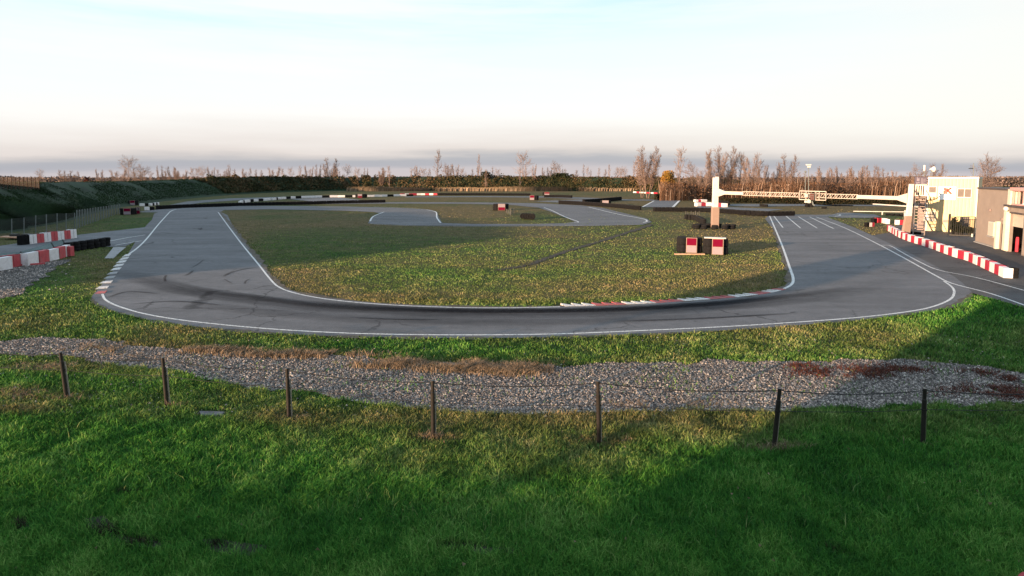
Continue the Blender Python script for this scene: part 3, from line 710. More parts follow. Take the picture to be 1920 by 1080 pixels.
def grow(seed, h, kind):
    rd = random.Random(seed); trunk = []; crown = []
    def rv(s): return Vector((rd.uniform(-s, s), rd.uniform(-s, s), rd.uniform(-s, s)))
    def branch(p, d, ln, r, lvl, out):
        n = 4 if lvl < 2 else 3
        for i in range(n):
            q = p+d*(ln/n); out.append((tuple(p), tuple(q), r, r*.8)); p = q; r *= .8
            d = (d+rv(.16)+Vector((0, 0, {'poplar': .08, 'multi': .05, 'broad': .02}[kind]))).normalized()
            if lvl < 3:
                k = {0: 3, 1: 2, 2: 2}[lvl]
                for _ in range(k):
                    sp_ = {'poplar': .55, 'broad': 1.0, 'multi': .8}[kind]
                    if lvl and rd.random() < .28: continue
                    nd = (d+rv(sp_)).normalized()
                    if nd.z < .0: nd.z = abs(nd.z)
                    branch(p, nd, ln*rd.uniform(.38, .62), max(r*.5, .022), lvl+1, crown)
    if kind == 'multi':
        for k in range(5):
            a = rd.uniform(0, 6.28); d = Vector((math.cos(a)*.26, math.sin(a)*.26, 1)).normalized()
            p = Vector((math.cos(a)*.3, math.sin(a)*.3, 0)); segs = []; r = .11; ln = h*rd.uniform(.75, 1)
            for i in range(6):
                q = p+d*ln/6; segs.append((tuple(p), tuple(q), r, r*.78)); p = q; r *= .78; d = (d+rv(.07)).normalized()
                if i >= 1:
                    for _ in range(4): branch(p, (d+rv(.5)).normalized(), ln*.26*(1-i*.09), r*.45, 1, crown)
            trunk += segs
    else:
        p = Vector((0, 0, 0)); d = Vector((0, 0, 1)); r = h*.02; ns = 9
        for i in range(ns):
            q = p+d*h/ns; trunk.append((tuple(p), tuple(q), r, r*.82)); p = q; r *= .82; d = (d+rv(.05)).normalized(); d.z = abs(d.z)
            if i >= (1 if kind == 'poplar' else 2):
                f = math.sin(math.pi*min(1, (i+1)/ns*.9))
                for _ in range(4):
                    nd = (Vector((0, 0, .9 if kind == 'poplar' else .45))+rv(1)*(.75 if kind == 'poplar' else 1.1)).normalized(); nd.z = abs(nd.z)
                    branch(p, nd, h*(.17 if kind == 'poplar' else .30)*(.5+f*.6), r*.45, 1, crown)
    return trunk, crown
PROTO = []
for i, (k, hh_) in enumerate([('poplar', 10), ('poplar', 10), ('broad', 10), ('multi', 10), ('multi', 10), ('broad', 10), ('poplar', 10)]):
    tr, cr = grow(100+i, hh_, k)
    # thicken twigs a little so that a far crown keeps its haze
    cr = [(a, b, max(r0, .020), max(r1, .015)) for a, b, r0, r1 in cr]
    to = seg_mesh('trunk', tr, 5, M['bark']); co = seg_mesh('crown', cr, 3, M['twig'] if i % 2 else M['twig_pale'])
    PROTO.append((to.data, co.data, to, co))
for p in PROTO:
    for o in p[2:]: bpy.data.objects.remove(o)
def tree(loc, h, w, kind, label, group=None, rz=None):
    """kind = index in PROTO; w scales the spread"""
    r = empty('bare_tree', loc, label, 'tree', group)
    r.rotation_euler.z = random.uniform(0, 6.28) if rz is None else rz; r.scale = (w, w, h/10)
    for nm, me in (('trunk', PROTO[kind][0]), ('crown', PROTO[kind][1])):
        o = bpy.data.objects.new(nm, me); COL.objects.link(o); o.parent = r
    return r
def ordn(i):
    names = ['', 'first', 'second', 'third', 'fourth', 'fifth', 'sixth', 'seventh', 'eighth', 'ninth', 'tenth', 'eleventh', 'twelfth', 'thirteenth', 'fourteenth', 'fifteenth', 'sixteenth', 'seventeenth', 'eighteenth', 'nineteenth', 'twentieth']
    if i <= 20: return names[i]
    t = {2: 'twenty', 3: 'thirty', 4: 'forty', 5: 'fifty', 6: 'sixty', 7: 'seventy', 8: 'eighty'}[i//10]
    return {2: 'twentieth', 3: 'thirtieth', 4: 'fortieth', 5: 'fiftieth', 6: 'sixtieth', 7: 'seventieth', 8: 'eightieth'}[i//10] if i % 10 == 0 else t+'-'+names[i % 10]
def tree_px(px, top, Y, w, kind, label, group=None):
    t = D(px, top, Y); tree((t.x, Y, -.1), t.z+.1, w, kind, label, group)
tree_px(240, 304, 230, 1.15, 2, 'largest bare spreading tree above the shaded left bank'); tree_px(264, 318, 235, .9, 5, 'low bare tree at the right shoulder of the big tree on the left bank')
tree_px(618, 306, 275, 1.15, 3, 'bare many-stemmed tree standing tallest on the left half of the skyline')
tree_px(820, 290, 275, .95, 1, 'tall pointed bare poplar left of centre above the far bank'); tree_px(897, 297, 275, .6, 0, 'narrow spire-shaped bare poplar on its own above the far bank')
tree_px(981, 296, 275, 1.15, 2, 'bare round-crowned tree rising above the centre of the far bank'); tree_px(840, 316, 275, .8, 5, 'small bare tree leaning right beside the tall pointed poplar')
tree_px(1045, 312, 278, 1.0, 5, 'low wide bare tree behind a dark bush on the far bank')
tree_px(1217, 290, 168, 1.05, 3, 'bare many-stemmed tree left of the ochre bush'); tree_px(1205, 298, 172, .9, 4, 'thinner bare tree at the left edge of the many-stemmed tree by the ochre bush')
tree_px(1275, 288, 160, .9, 6, 'tall bare poplar just right of the ochre bush'); tree_px(1300, 316, 158, .7, 5, 'low pale bare tree between the ochre bush poplar and the gantry')
tree_px(1340, 293, 165, 1.0, 4, 'bare many-stemmed tree behind the top of the left gantry column'); tree_px(1362, 290, 168, 1.1, 3, 'tall fan-shaped bare tree right of the left gantry column')
tree_px(1410, 296, 165, 1.0, 4, 'bare upright tree over the left third of the gantry beam'); tree_px(1390, 310, 170, .5, 0, 'slim bare tree between two fan-shaped trees over the gantry beam')
tree_px(1475, 303, 165, .85, 3, 'bare tree left of the twin lamp poles over the gantry'); tree_px(1440, 316, 168, .45, 6, 'short bare tree midway along the left half of the gantry beam')
tree_px(1845, 309, 105, .62, 5, 'bare bushy tree rising behind the gap between tower and garage'); tree_px(1859, 317, 107, .5, 2, 'bare tree touching the right side of the bushy tree behind the garage')
tree_px(1722, 322, 130, .5, 5, 'pale bare tree hidden behind the control tower balcony')
tree_px(1750, 318, 150, .8, 3, 'faint bare tree showing over the control tower roof')
rd = random.Random(5); i = 0; x = 74.0
while x < 1200:
    i += 1
    tp = rd.choice([326, 322, 320, 318, 324, 316]) if x < 560 else rd.choice([318, 321, 316, 322, 313, 319])
    if x > 1000: tp += 1
    big = [240, 618, 820, 897, 981]
    tree_px(x, tp, 262+rd.uniform(0, 30) if x > 420 else 225+rd.uniform(0, 40), rd.uniform(.35, .8), rd.choice([0, 1, 6, 3, 4, 2]), ordn(i)+' small bare tree from the left in the skyline row behind the bank', 'small bare trees behind the bank')
    x += rd.uniform(6, 19) if rd.random() < .82 else rd.uniform(25, 45)
i = 0; x = 1310.0
while x < 1712:
    i += 1
    tree_px(x, rd.choice([318, 322, 326, 330, 320, 324])+(x-1310)*.006, 160+rd.uniform(-4, 25), rd.uniform(.35, .6), rd.choice([0, 1, 6, 3, 4]), ordn(i)+' small bare tree from the left above the brown thicket', 'small bare trees above the thicket')
    x += rd.uniform(8, 17)
g = np.random.default_rng(75); n = 70000; X = g.uniform(-340, 420, n); Y = g.uniform(318, 345, n); Z = (4.6+2.6*fbm(X, Y, .05, 9))*g.random(n)
tag(tris_cloud('far_wood', np.stack([X, Y, Z], 1), .55, M['farwood'], g.random(n), seed=75, aspect=1.5), kind='stuff')
# brown thicket behind the circuit
g = np.random.default_rng(71); n = 9000
px = g.uniform(1236, 1760, n); Y = g.uniform(149, 178, n); X = (px-CX)/F*Y
hh_ = (2.6+2.4*fbm(X, Y, .12, 3)+2.0*g.random(n)*(g.random(n) < .3))
tag(blades('thicket', X, Y, 0*X, hh_*1.1, .07+.10*g.random(n), g.random(n), g.random(n), M['thicket'], .12, 71), kind='stuff')
n = 42000; px = g.uniform(1236, 1760, n); Y = g.uniform(150, 190, n); X = (px-CX)/F*Y; top = 3.0+1.8*fbm(X, Y, .12, 3); Z = top*g.random(n)**.8*1.1
tag(tris_cloud('thicket_twigs', np.stack([X, Y, Z], 1), .16, M['thicket'], np.clip(g.random(n)*.85*(.5+fbm(X, Z*4, .3, 5)), 0, 1), seed=72, aspect=1.6), kind='stuff')
def hedge(name, px0, py0, px1, py1, h, depth, n, mat, seed, label, size=.18):
    g = np.random.default_rng(seed); t = g.random(n); a, b = G(px0, py0), G(px1, py1); X = a.x+(b.x-a.x)*t; Y = a.y+(b.y-a.y)*t+g.random(n)*depth
    Z = h*(.7+.6*fbm(X, Y, .4, seed))*g.random(n)**.6
    o = tris_cloud(name, np.stack([X, Y, Z], 1), size, mat, g.random(n), seed=seed); tag(o, label, 'hedge'); return o
hedge('hedge', 1358, 380, 1545, 383.5, 1.1, 2.5, 9000, M['darkhedge'], 81, 'low dark hedge under the left part of the gantry beam, along the back straight')
hedge('hedge', 1549, 383.5, 1720, 384.0, 1.3, 2.5, 8000, M['darkhedge'], 82, 'low dark hedge right of the lamp poles, running to the control tower')
hedge('hedge', 1230, 376, 1262, 374, 1.6, 2.0, 2500, M['darkhedge'], 83, 'short dark hedge at the foot of the ochre bush')
def bush(px, base, top, wpx, mat, n, seed, name, label, size, cat='bush', Y=None):
    b = G(px, base) if Y is None else D(px, base, Y); h = D(px, top, b.y).z-b.z; r = wpx/2/F*b.y
    root = empty(name, (b.x, b.y, b.z), label, cat)
    g = np.random.default_rng(seed); lobes = [(g.normal(size=3)*np.array([r*.45, r*.4, h*.22])+np.array([0, 0, h*.55]), r*g.uniform(.3, .6)) for _ in range(11)]
    P = []
    for c, rr in lobes:
        k = n//11; d = g.normal(size=(k, 3)); d /= np.linalg.norm(d, axis=1)[:, None]; P.append(c+d*(rr*(.5+.6*g.random(k)))[:, None]*np.array([1, 1, 1.15]))
    P = np.concatenate(P); P = P[(P[:, 2] > 0.02) & (P[:, 2] < h)]
    rnd = np.clip(.55*fbm(P[:, 0], P[:, 2], .8, seed)+.5*g.random(len(P)), 0, 1)
    tris_cloud('crown', P, size, mat, rnd, seed=seed, parent=root)
    seg_mesh('trunk', [((0, 0, 0), (0, 0, h*.5), .12, .06), ((0, 0, h*.2), (r*.4, 0, h*.7), .06, .03), ((0, 0, h*.15), (-r*.4, 0, h*.65), .06, .03)], 5, M['bark'], parent=root)
bush(1251, 372, 320, 34, M['ochre'], 5000, 91, 'ochre_tree', 'ochre and green leafy tree left of the brown thicket', .20, 'tree')
bush(1272, 374, 334, 36, M['thicket'], 4000, 92, 'russet_bush', 'russet brown leafy bush touching the right side of the ochre tree', .18)
bush(1048, 335, 325, 34, M['evergreen'], 1500, 93, 'dark_bush', 'dark rounded bush on the crest of the far bank, right of centre', .4, Y=268)
bush(910, 334, 321, 18, M['evergreen'], 900, 94, 'dark_bush', 'small dark bush beside the spire-shaped poplar', .35, Y=268)
bush(163, 346, 333, 10, M['redweed'], 500, 95, 'russet_bush', 'small russet bush on the crest of the shaded left bank', .2, Y=150)
bush(414, 340, 332, 36, M['evergreen'], 1200, 96, 'dark_bush', 'flat dark bush on the crest of the bank in the left third', .4, Y=235)
bush(1890, 362, 350, 22, M['evergreen'], 1200, 97, 'dark_bush', 'dark rounded treetop just over the garage roof', .2, Y=90)

# ------------------------------------------------------------------ wire fence in the foreground
fp = [((113, 660), (125, 747)), ((305, 670), (313, 761)), ((538, 690), (542, 786)), ((811, 713), (812, 822)), ((1121, 714), (1123, 832)), ((1462, 728), (1451, 839)), ((1734, 728), (1730, 832))]
fb = G(960, 826); fence = empty('wire_fence', (fb.x, fb.y, 0), 'low wire fence of seven dark round posts in the foreground grass', 'fence')
tops = []
for (tx, ty), (bx, by) in fp:
    b = G(bx, by); t = D(tx, ty, b.y); mb = MB(); d = (t-b).normalized(); L_ = (t-b).length
    lowend = b-d*.1; neck = b+d*L_*.80
    mb.tube([lowend, neck, neck+d*.01], [.050, .048, .040], 12); mb.tube([neck, t-d*.03, t-d*.025, t], [.040, .040, .046, .044], 12)
    po = mb.build('post', M['post_green'], fence, origin=b, smooth=False)
    mb = MB(); s = Vector((.062, .03, 0)); mb.bar(lowend+s, b+d*L_*.78+s, .022, .035); mb.build('stake', M['post_stake'], po, origin=b)
    mb = MB(); c = b+d*L_*.62; mb.tube([c-d*.012, c+d*.012], .062, 12); mb.build('clip', M['wire'], po, origin=b)
    tops.append((t-d*.05, b+d*L_*.62, b+d*L_*.35))
def wire(mb, a, b, sag, r=.008):
    pts = [a.lerp(b, k/12)-Vector((0, 0, sag*4*(k/12)*(1-k/12))) for k in range(13)]; mb.tube(pts, r, 4)
ext_l = [tops[0][k]+(tops[0][k]-tops[1][k]) for k in range(3)]; ext_r = [tops[-1][k]+(tops[-1][k]-tops[-2][k])*1.2 for k in range(3)]
pl = [ext_l]+tops+[ext_r]
for i in range(len(pl)-1):
    mb = MB(); wire(mb, pl[i][0], pl[i+1][0], .09, .011); mb.build('top_wire', M['wire'], fence, origin=pl[i][0])
    mb = MB(); wire(mb, pl[i][1], pl[i+1][1], .04, .007); mb.build('lower_wire', M['wire'], fence, origin=pl[i][1])

# ------------------------------------------------------------------ barriers
def block_row(path_px, h, th, pattern, name, labelf, group, dup_from=1, seglen=None, count=None, gap=.03, mats=('barwhite', 'red', 'belt'), smoothn=6, lip=True):
    path = smooth_path(GP(path_px), smoothn); cum = [0]
    for i in range(1, len(path)): cum.append(cum[-1]+(path[i]-path[i-1]).length)
    def at(t):
        t = max(0, min(cum[-1], t))
        for i in range(1, len(cum)):
            if cum[i] >= t: return path[i-1].lerp(path[i], (t-cum[i-1])/max(1e-6, cum[i]-cum[i-1]))
        return path[-1]
    if not count: count = max(1, int(round(cum[-1]/seglen)))
    st = cum[-1]/count; res = []
    for i in range(count):
        a, b = at(i*st), at((i+1)*st); d = (b-a); l = d.length; d.normalize(); nr = Vector((-d.y, d.x, 0))
        if nr.y < 0: nr = -nr
        a = a+d*gap/2; l -= gap; mi = pattern[i % len(pattern)]
        hj = h*(1+random.uniform(-.04, .04)); jit = nr*random.uniform(-.03, .03)
        mb = MB(); mb.para(a+jit, d*l, nr*th, Vector((0, 0, hj)), 0)
        ang = []
        if lip:   # tyres inside, seen from the ends and over the top
            mb.para(a+jit+nr*(th*.12)+d*.02+Vector((0, 0, hj)), d*(l-.04), nr*th*.1, Vector((0, 0, .025)), 1)
            mb.para(a+jit-nr*.012+d*(l*.5-.02)+Vector((0, 0, .04)), d*.02, nr*.012, Vector((0, 0, hj-.08)), 1)
        o = mb.build(name, [M[mats[mi]], M['belt']], origin=(a+d*l/2+nr*th/2), bevel=.03 if l > .3 else 0)
        tag(o, labelf(i, count, mi), 'barrier', group); res.append(o)
    return res
cn = ['white', 'red', 'black']
# right-hand pit barrier (from the far end by the gantry to the near end)
block_row([(1672, 432), (1690, 443), (1708, 451), (1740, 461), (1768, 470.5), (1800, 482), (1830, 491), (1870, 509), (1900, 522.5)], .62, .45, [1, 0], 'barrier_block',
          lambda i, n, m: '%s padded block, %s from the gantry end of the long pit lane barrier' % (cn[m], ordn(i+1)), 'blocks of the pit lane barrier', count=36)
e0 = G(1901, 522.5); e1 = G(1909, 522.5)
for k in range(2):
    mb = MB(); c = e0.lerp(e1, .25+.5*k); mb.lathe((c.x, c.y+.2, 0), [(.18, 0), (.2, .04), (.2, .16), (.17, .2), (.2, .24), (.2, .36), (.17, .4), (.2, .44), (.2, .58), (.17, .62)], 14)
    tag(mb.build('tyre_column', M['rubber'], origin=(c.x, c.y+.2, 0)), ['black tyre column closing the near end of the pit lane barrier, left of two', 'black tyre column closing the near end of the pit lane barrier, right of two'][k], 'tyres')
block_row([(1639, 418.5), (1655, 417.5), (1668, 420)], .62, .45, [2, 1, 1, 0, 0], 'barrier_block', lambda i, n, m: '%s block, %s from the left in the short row beyond the pit barrier' % (cn[m], ordn(i+1)), 'short barrier row on the grass', count=5)
block_row([(1625, 425.5), (1640, 425)], .5, .4, [2, 0, 1], 'barrier_block', lambda i, n, m: '%s block, %s in the detached trio on the grass left of the pit barrier' % (cn[m], ordn(i+1)), 'detached blocks on the grass', count=3)
block_row([(1679, 421.5), (1703, 422)], .62, .45, [0, 1, 1], 'barrier_block', lambda i, n, m: '%s block, %s from the left behind the gantry column foot' % (cn[m], ordn(i+1)), 'blocks behind the gantry column', count=3)
block_row([(1689, 438), (1720, 441)], .3, .6, [2], 'rubber_mat', lambda i, n, m: 'black rubber mat bundle at the foot of the right gantry column', 'rubber bundles', count=1)
# left-hand rows
block_row([(-75, 520), (0, 506), (45, 498), (76, 491), (99, 486), (120, 479)], .84, .45, [0, 1, 0, 1, 0, 1, 0, 1], 'barrier_block',
          lambda i, n, m: '%s block, %s from the left in the near row beside the gravel' % (cn[m], ordn(i+1)), 'blocks of the near left barrier', count=9, mats=('barwhite', 'red_dusty', 'belt'))
block_row([(120, 481), (128, 479.5)], .76, .45, [1], 'barrier_block', lambda i, n, m: 'faded red end block of the near left barrier beside the tyre wall', None, count=1, mats=('barwhite', 'red_dusty', 'belt'))
block_row([(40, 460), (49, 459), (62, 457.3), (145, 446)], .85, .45, [2, 0, 1, 0, 1, 0, 1, 0], 'barrier_block',
          lambda i, n, m: '%s block, %s from the left in the far row across the service road' % (cn[m], ordn(i+1)), 'blocks of the far left barrier', count=8, mats=('barwhite', 'red_dusty', 'belt'))
# far dashed barriers
block_row([(447, 382.6), (458, 379.6), (475, 378.2), (500, 376.3), (530, 373.6), (570, 371.4), (620, 370.2), (660, 369.8), (700, 369.2), (750, 368), (775, 367.6)], .62, .5, [0, 0, 2, 0, 0, 2, 0, 2, 0], 'far_block',
          lambda i, n, m: '%s block, %s from the left in the dashed barrier round the far left hairpin' % (cn[m], ordn(i+1)), 'blocks of the far dashed barrier', seglen=2.2, lip=False)
block_row([(752, 366.6), (790, 366), (820, 366)], .62, .5, [1, 0, 1, 1, 0, 0], 'far_block', lambda i, n, m: '%s block, %s from the left in the far sunlit row below the bank' % (cn[m], ordn(i+1)), 'far sunlit barrier row', count=9, lip=False)
block_row([(1187, 361.5), (1232, 363.6)], .5, .4, [0, 1, 0, 0, 1], 'far_block', lambda i, n, m: '%s block, %s from the left in the row left of the ochre tree' % (cn[m], ordn(i+1)), 'barrier row by the ochre tree', count=7, lip=False)
block_row([(1229, 372.5), (1270, 373.2), (1310, 374.6)], .5, .4, [0], 'far_block', lambda i, n, m: 'long white block, %s from the left under the russet bush' % ordn(i+1), 'white barrier under the russet bush', count=6, lip=False)
block_row([(1304, 379), (1326, 378.6)], .6, .8, [0, 1, 0, 0], 'far_block', lambda i, n, m: '%s block, %s from the left in the upper cluster behind the gantry column' % (cn[m], ordn(i+1)), 'upper block cluster', count=4, lip=False)
block_row([(1307, 387), (1335, 386.5), (1357, 388.6)], .75, .8, [0, 1, 0, 0, 1, 1], 'far_block', lambda i, n, m: '%s block, %s from the left in the lower cluster behind the gantry column' % (cn[m], ordn(i+1)), 'lower block cluster', count=7, lip=False)
block_row([(262, 386.6), (278, 386), (295, 384)], .55, .4, [0, 2, 0, 2, 0, 2, 0], 'far_block', lambda i, n, m: '%s block, %s from the left in the small row above the left straight' % (cn[m], ordn(i+1)), 'small row above the left straight', count=7, lip=False)
block_row([(271, 394.5), (281, 394.2), (290, 393.8)], .6, .4, [0, 2], 'far_block', lambda i, n, m: '%s block ending the black tyre wall beside the numbered stack' % ['grey-white', '', 'black'][m], None, count=2, lip=False)

# tyre walls -------------------------------------------------------------
def tyre(mb, c, r, w, n=12, axis='Z', mi=0):
    mb.lathe(c, [(r*.55, w*.12), (r*.60, 0), (r*.92, .0), (r, w*.25), (r, w*.75), (r*.92, w), (r*.60, w), (r*.55, w*.88)], n, mi, axis)
def tyre_wall(px, h, r, label, n_sides=9, belt=True, smoothn=4, name='tyre_wall', group=None):
    path = smooth_path(GP(px), smoothn); mb = MB(); acc = 0; last = path[0]; layers = max(1, int(round(h/.22)))
    pts = [path[0]]
    for i in range(1, len(path)):
        seg = path[i]-path[i-1]; l = seg.length; t = 0
        while acc+(l-t) >= 2*r:
            t += 2*r-acc; acc = 0; pts.append(path[i-1]+seg*(t/l))
        acc += l-t
    for p in pts:
        for k in range(layers): tyre(mb, (p.x+random.uniform(-.04, .04), p.y+random.uniform(-.04, .04), k*h/layers), r*random.uniform(.94, 1), h/layers*.97, n_sides)
    o = mb.build(name, M['rubber'], origin=path[0]); tag(o, label, 'tyre wall', group)
    if belt:
        b = MB()
        for i in range(len(path)-1):
            a, c = path[i], path[i+1]; d = (c-a); nr = Vector((-d.y, d.x, 0)).normalized()
            if nr.y > 0: nr = -nr
            b.para(a+nr*(r+.01)+Vector((0, 0, h*.12)), d, nr*.02, Vector((0, 0, h*.7)))
        b.build('belt', M['belt'], o, origin=path[0])
    return o
tyre_wall([(128, 472), (150, 469), (175, 465.5), (207, 460)], .75, .33, 'curved black tyre wall joining the near left barrier to the track edge', 14, belt=False)
tyre_wall([(296, 392.6), (340, 390), (400, 388), (470, 385.6), (560, 383.6), (640, 381.5), (720, 379.8)], .70, .36, 'long black tyre wall beyond the top of the left straight', 8)
tyre_wall([(822, 366), (900, 366), (995, 366.6)], .7, .42, 'black tyre wall right of the far sunlit row, below the bank', 8)
tyre_wall([(1022, 370), (1045, 370.2), (1072, 371)], .75, .4, 'short black tyre wall behind the two-tone marker right of centre', 8)
tyre_wall([(1050, 382), (1090, 384), (1130, 387), (1165, 390), (1200, 393.6)], .75, .38, 'black tyre wall slanting behind the right infield loop', 8)
tyre_wall([(1095, 381), (1130, 378.6), (1163, 375.2)], .9, .4, 'black tyre wall meeting the marker at the far chicane', 8)
tyre_wall([(1228, 396), (1275, 396.5), (1320, 397), (1365, 400), (1400, 403.4), (1440, 405), (1486, 404.4)], .72, .36, 'long black tyre wall crossing behind the left gantry column', 9)
tyre_wall([(1345, 383), (1366, 385)], .9, .4, 'black tyre bundle right of the gantry column on the back road', 8)
tyre_wall([(1427, 387), (1440, 388)], .5, .4, 'low tyre bundle lying on the back road under the gantry', 8, belt=False)
tyre_wall([(1513, 388), (1527, 388)], .8, .42, 'black tyre bundle round the foot of the lamp pole', 9, belt=False)
tyre_wall([(1665, 403.5), (1700, 405.4)], .3, .35, 'low dark tyre line on the grass behind the gantry column', 8, belt=False)
tyre_wall([(1545, 391), (1554, 391)], .35, .5, 'pair of loose tyres on the grass right of the lamp poles', 8, belt=False)
tyre_wall([(1287, 411), (1303, 412.5), (1312, 416), (1320, 421)], .7, .3, 'black tyre row with upright stakes left of the gantry foot', 12, belt=False)
# tyre ring at gantry foot
ring = empty('tyre_ring', G(1338, 430), 'ring of loose black tyres round the left gantry foot', 'tyres')
for k in range(11):
    a = k/11*2*math.pi; c = G(1338, 428)+Vector((math.cos(a)*2.2, math.sin(a)*1.2, 0))
    mb = MB(); tyre(mb, (c.x, c.y, 0), .38, .24, 14); tyre(mb, (c.x+.05, c.y, .25), .36, .22, 14)
    mb.build('tyre', M['rubber'], ring, origin=c)
mb = MB()
for k in range(5):
    c = G(980+k*4.6, 410.6+k*.2); tyre(mb, (c.x, c.y-.2, .42), .42, .3, 12, 'Y'); tyre(mb, (c.x, c.y+.6, .42), .4, .3, 12, 'X')
tag(mb.build('tyre_pile', M['rubber'], origin=G(988, 411)), 'heap of black tyres on the infield right of the white-topped marker', 'tyres')
# upright stakes by the gantry foot
mb = MB()
for k, x in enumerate([1286, 1290, 1296, 1300, 1304, 1308, 1311]):
    b = G(x, 407); t = D(x, 398 if k % 2 else 395.5, b.y); mb.tube([b, t], .07 if k in (3, 4) else .045, 6)
b0, b1 = G(1286, 407), G(1311, 407); mb.bar(b0+Vector((0, 0, .5)), b1+Vector((0, 0, .5)), .05)
tag(mb.build('stake_rack', M['dark_metal'], origin=b0), 'dark rack of upright stakes behind the tyre row near the gantry', 'rack')

# marker stacks ---------------------------------------------------------
def column_prof(r, h, layers):
    pr = []; s = h/layers
    for k in range(layers): pr += [(r*.86, k*s), (r, k*s+s*.15), (r, k*s+s*.85), (r*.86, (k+1)*s-.001)]
    return pr
def marker(cx, base, wpx, hpx, p0, p1, top_red, label, layers=3, cols=7, shade_board=True, name='marker_stack', cap=False):
    b = G(cx, base); dist = math.hypot(b.x, b.y); ey = Vector((b.x, b.y, 0)).normalized(); ex = Vector((ey.y, -ey.x, 0))
    k = b.y/F/ex.x*ex.x; k = b.y/F*(b.y/dist) if False else b.y/F*ey.y*1.0
    k = 1/((F/b.y)*(ex.x-ex.y*b.x/b.y)); hk = b.y/F
    w = wpx*k; h = hpx*hk; root = empty(name, (b.x, b.y, 0), label, 'marker'); r = w/6.6
    def L(x, y, z=0): return Vector((b.x, b.y, z))+ex*x+ey*y
    pos = [(-w/2+r, .12*w), (w/2-r, .12*w), (-w*.24, .02*w), (w*.24, .02*w), (0, .0), (-w/2+r*1.1, .42*w), (w/2-r*1.1, .42*w), (-w*.2, .5*w), (w*.2, .5*w)]
    for (x, y) in pos[:cols+2]:
        q = L(x, y+r); mb = MB(); mb.lathe(q, column_prof(r, h*random.uniform(.95, 1), layers), 14); mb.build('tyre_column', M['rubber'], root, origin=q)
    x0 = (p0-cx)*k; x1 = (p1-cx)*k; ctr = L((x0+x1)/2, -.1)
    bd = MB(); bd.para(L(x0-.02, -.10, .02), ex*(x1-x0+.04), ey*.06, Vector((0, 0, h))); bo = bd.build('board', M['sleeve'], root, origin=ctr)
    for q, z0, z1 in ((0, .04, h*.5), (1, h*.5+.005, h*.99)):
        red = (q == 1) == top_red
        mb = MB(); mb.para(L(x0+.03, -.115, z0+.01), ex*(x1-x0-.06), ey*.014, Vector((0, 0, z1-z0-.02))); mb.build('red_panel' if red else 'white_panel', M['board_red' if red else 'board_white'], bo, origin=ctr)
    if cap:
        mb = MB(); mb.para(L(-w*.45, .25, h), ex*(w*.85), ey*(w*.35), Vector((0, 0, .05))); mb.build('cap', M['white'], root, origin=L(0, .3, h))
    return root
marker(1292, 474, 50, 28.5, 1286.5, 1306, True, 'left one of the two large black tyre stacks with red and white boards', layers=2)
marker(1341, 477.5, 49, 30, 1335, 1355.5, True, 'right one of the two big tyre stacks with red and white boards, nearest the track', layers=2, cap=True)
mb = MB(); a = G(1268, 477); mb.box((a.x+1.0, a.y-.1, .04), (2.3, .3, .08)); tag(mb.build('plank', M['wood'], origin=a), 'pale plank lying at the foot of the left tyre stack', 'plank')
marker(939, 394.5, 30, 12, 934, 947, False, 'tyre marker with white over red board in the middle of the infield', layers=3)
marker(1002, 375, 16, 8.5, 993.5, 1001.5, True, 'small far marker with red over white board right of centre', layers=3)
marker(1135.5, 385.5, 20, 9.5, 1129.5, 1141, False, 'far marker with pinkish white and red board on the slanting tyre wall', layers=3)
marker(1024, 366, 14, 5.5, 1021, 1030, True, 'tiny red and white marker on the distant straight', layers=2)
marker(241, 402.5, 32, 12, 232, 245, True, 'tyre marker with red over white board left of the left straight', layers=3)
nm = marker(259, 401, 9, 12.5, 256, 262.5, False, 'narrow numbered board of white over red beside the left marker', layers=3, cols=3)
b = G(259, 401); k = b.y/F; mb = MB()
for (z0, z1, xx) in ((.78, .84, 0), (.94, 1.0, 0)): pass
h_ = 12.5*k
ey_ = Vector((b.x, b.y, 0)).normalized(); ex_ = Vector((ey_.y, -ey_.x, 0))
def stroke(mb, x0, z0, x1, z1, w=.09):
    p_ = b+ex_*x0-ey_*.135+Vector((0, 0, h_*z0)); d_ = ex_*(x1-x0)+Vector((0, 0, h_*(z1-z0))); s_ = d_.cross(ey_).normalized()*w; mb.para(p_-s_/2, s_, d_, -ey_*.015)
for s in (((-.14, .93), (.12, .93)), ((-.05, .76), (.12, .76)), ((-.14, .58), (.12, .58)), ((.13, .93), (.13, .58))): stroke(mb, s[0][0], s[0][1], s[1][0], s[1][1])
mb.build('numeral', M['signblack'], nm, origin=(b.x, b.y-.13, 0))
marker(250, 385, 20, 9, 244, 253, True, 'upper red and white marker behind the left marker', layers=3)
marker(677, 371, 22, 7, 671, 679, False, 'black tyre marker with a pale board on the far dashed barrier', layers=3)
# net by the white-topped marker
def stake(x, y0, y1, r, mb):
    b = G(x, y1); t = D(x, y0, b.y); mb.tube([b, t], r, 6); return b, t
net = empty('net_fence', G(960, 404), 'short dark net fence beside the white-topped infield marker', 'fence')
pts = []
for x, y0, y1 in ((950, 392, 400), (958, 391, 404), (964, 391, 400)):
    mb = MB(); q = stake(x, y0, y1, .06, mb); pts.append(q); mb.build('post', M['dark_metal'], net, origin=q[0])
mb = MB()
for i in range(2): mb.add([pts[i][0], pts[i+1][0], pts[i+1][1], pts[i][1]], [(0, 1, 2, 3)])
mb.build('mesh', M['screen'], net, origin=pts[0][0])

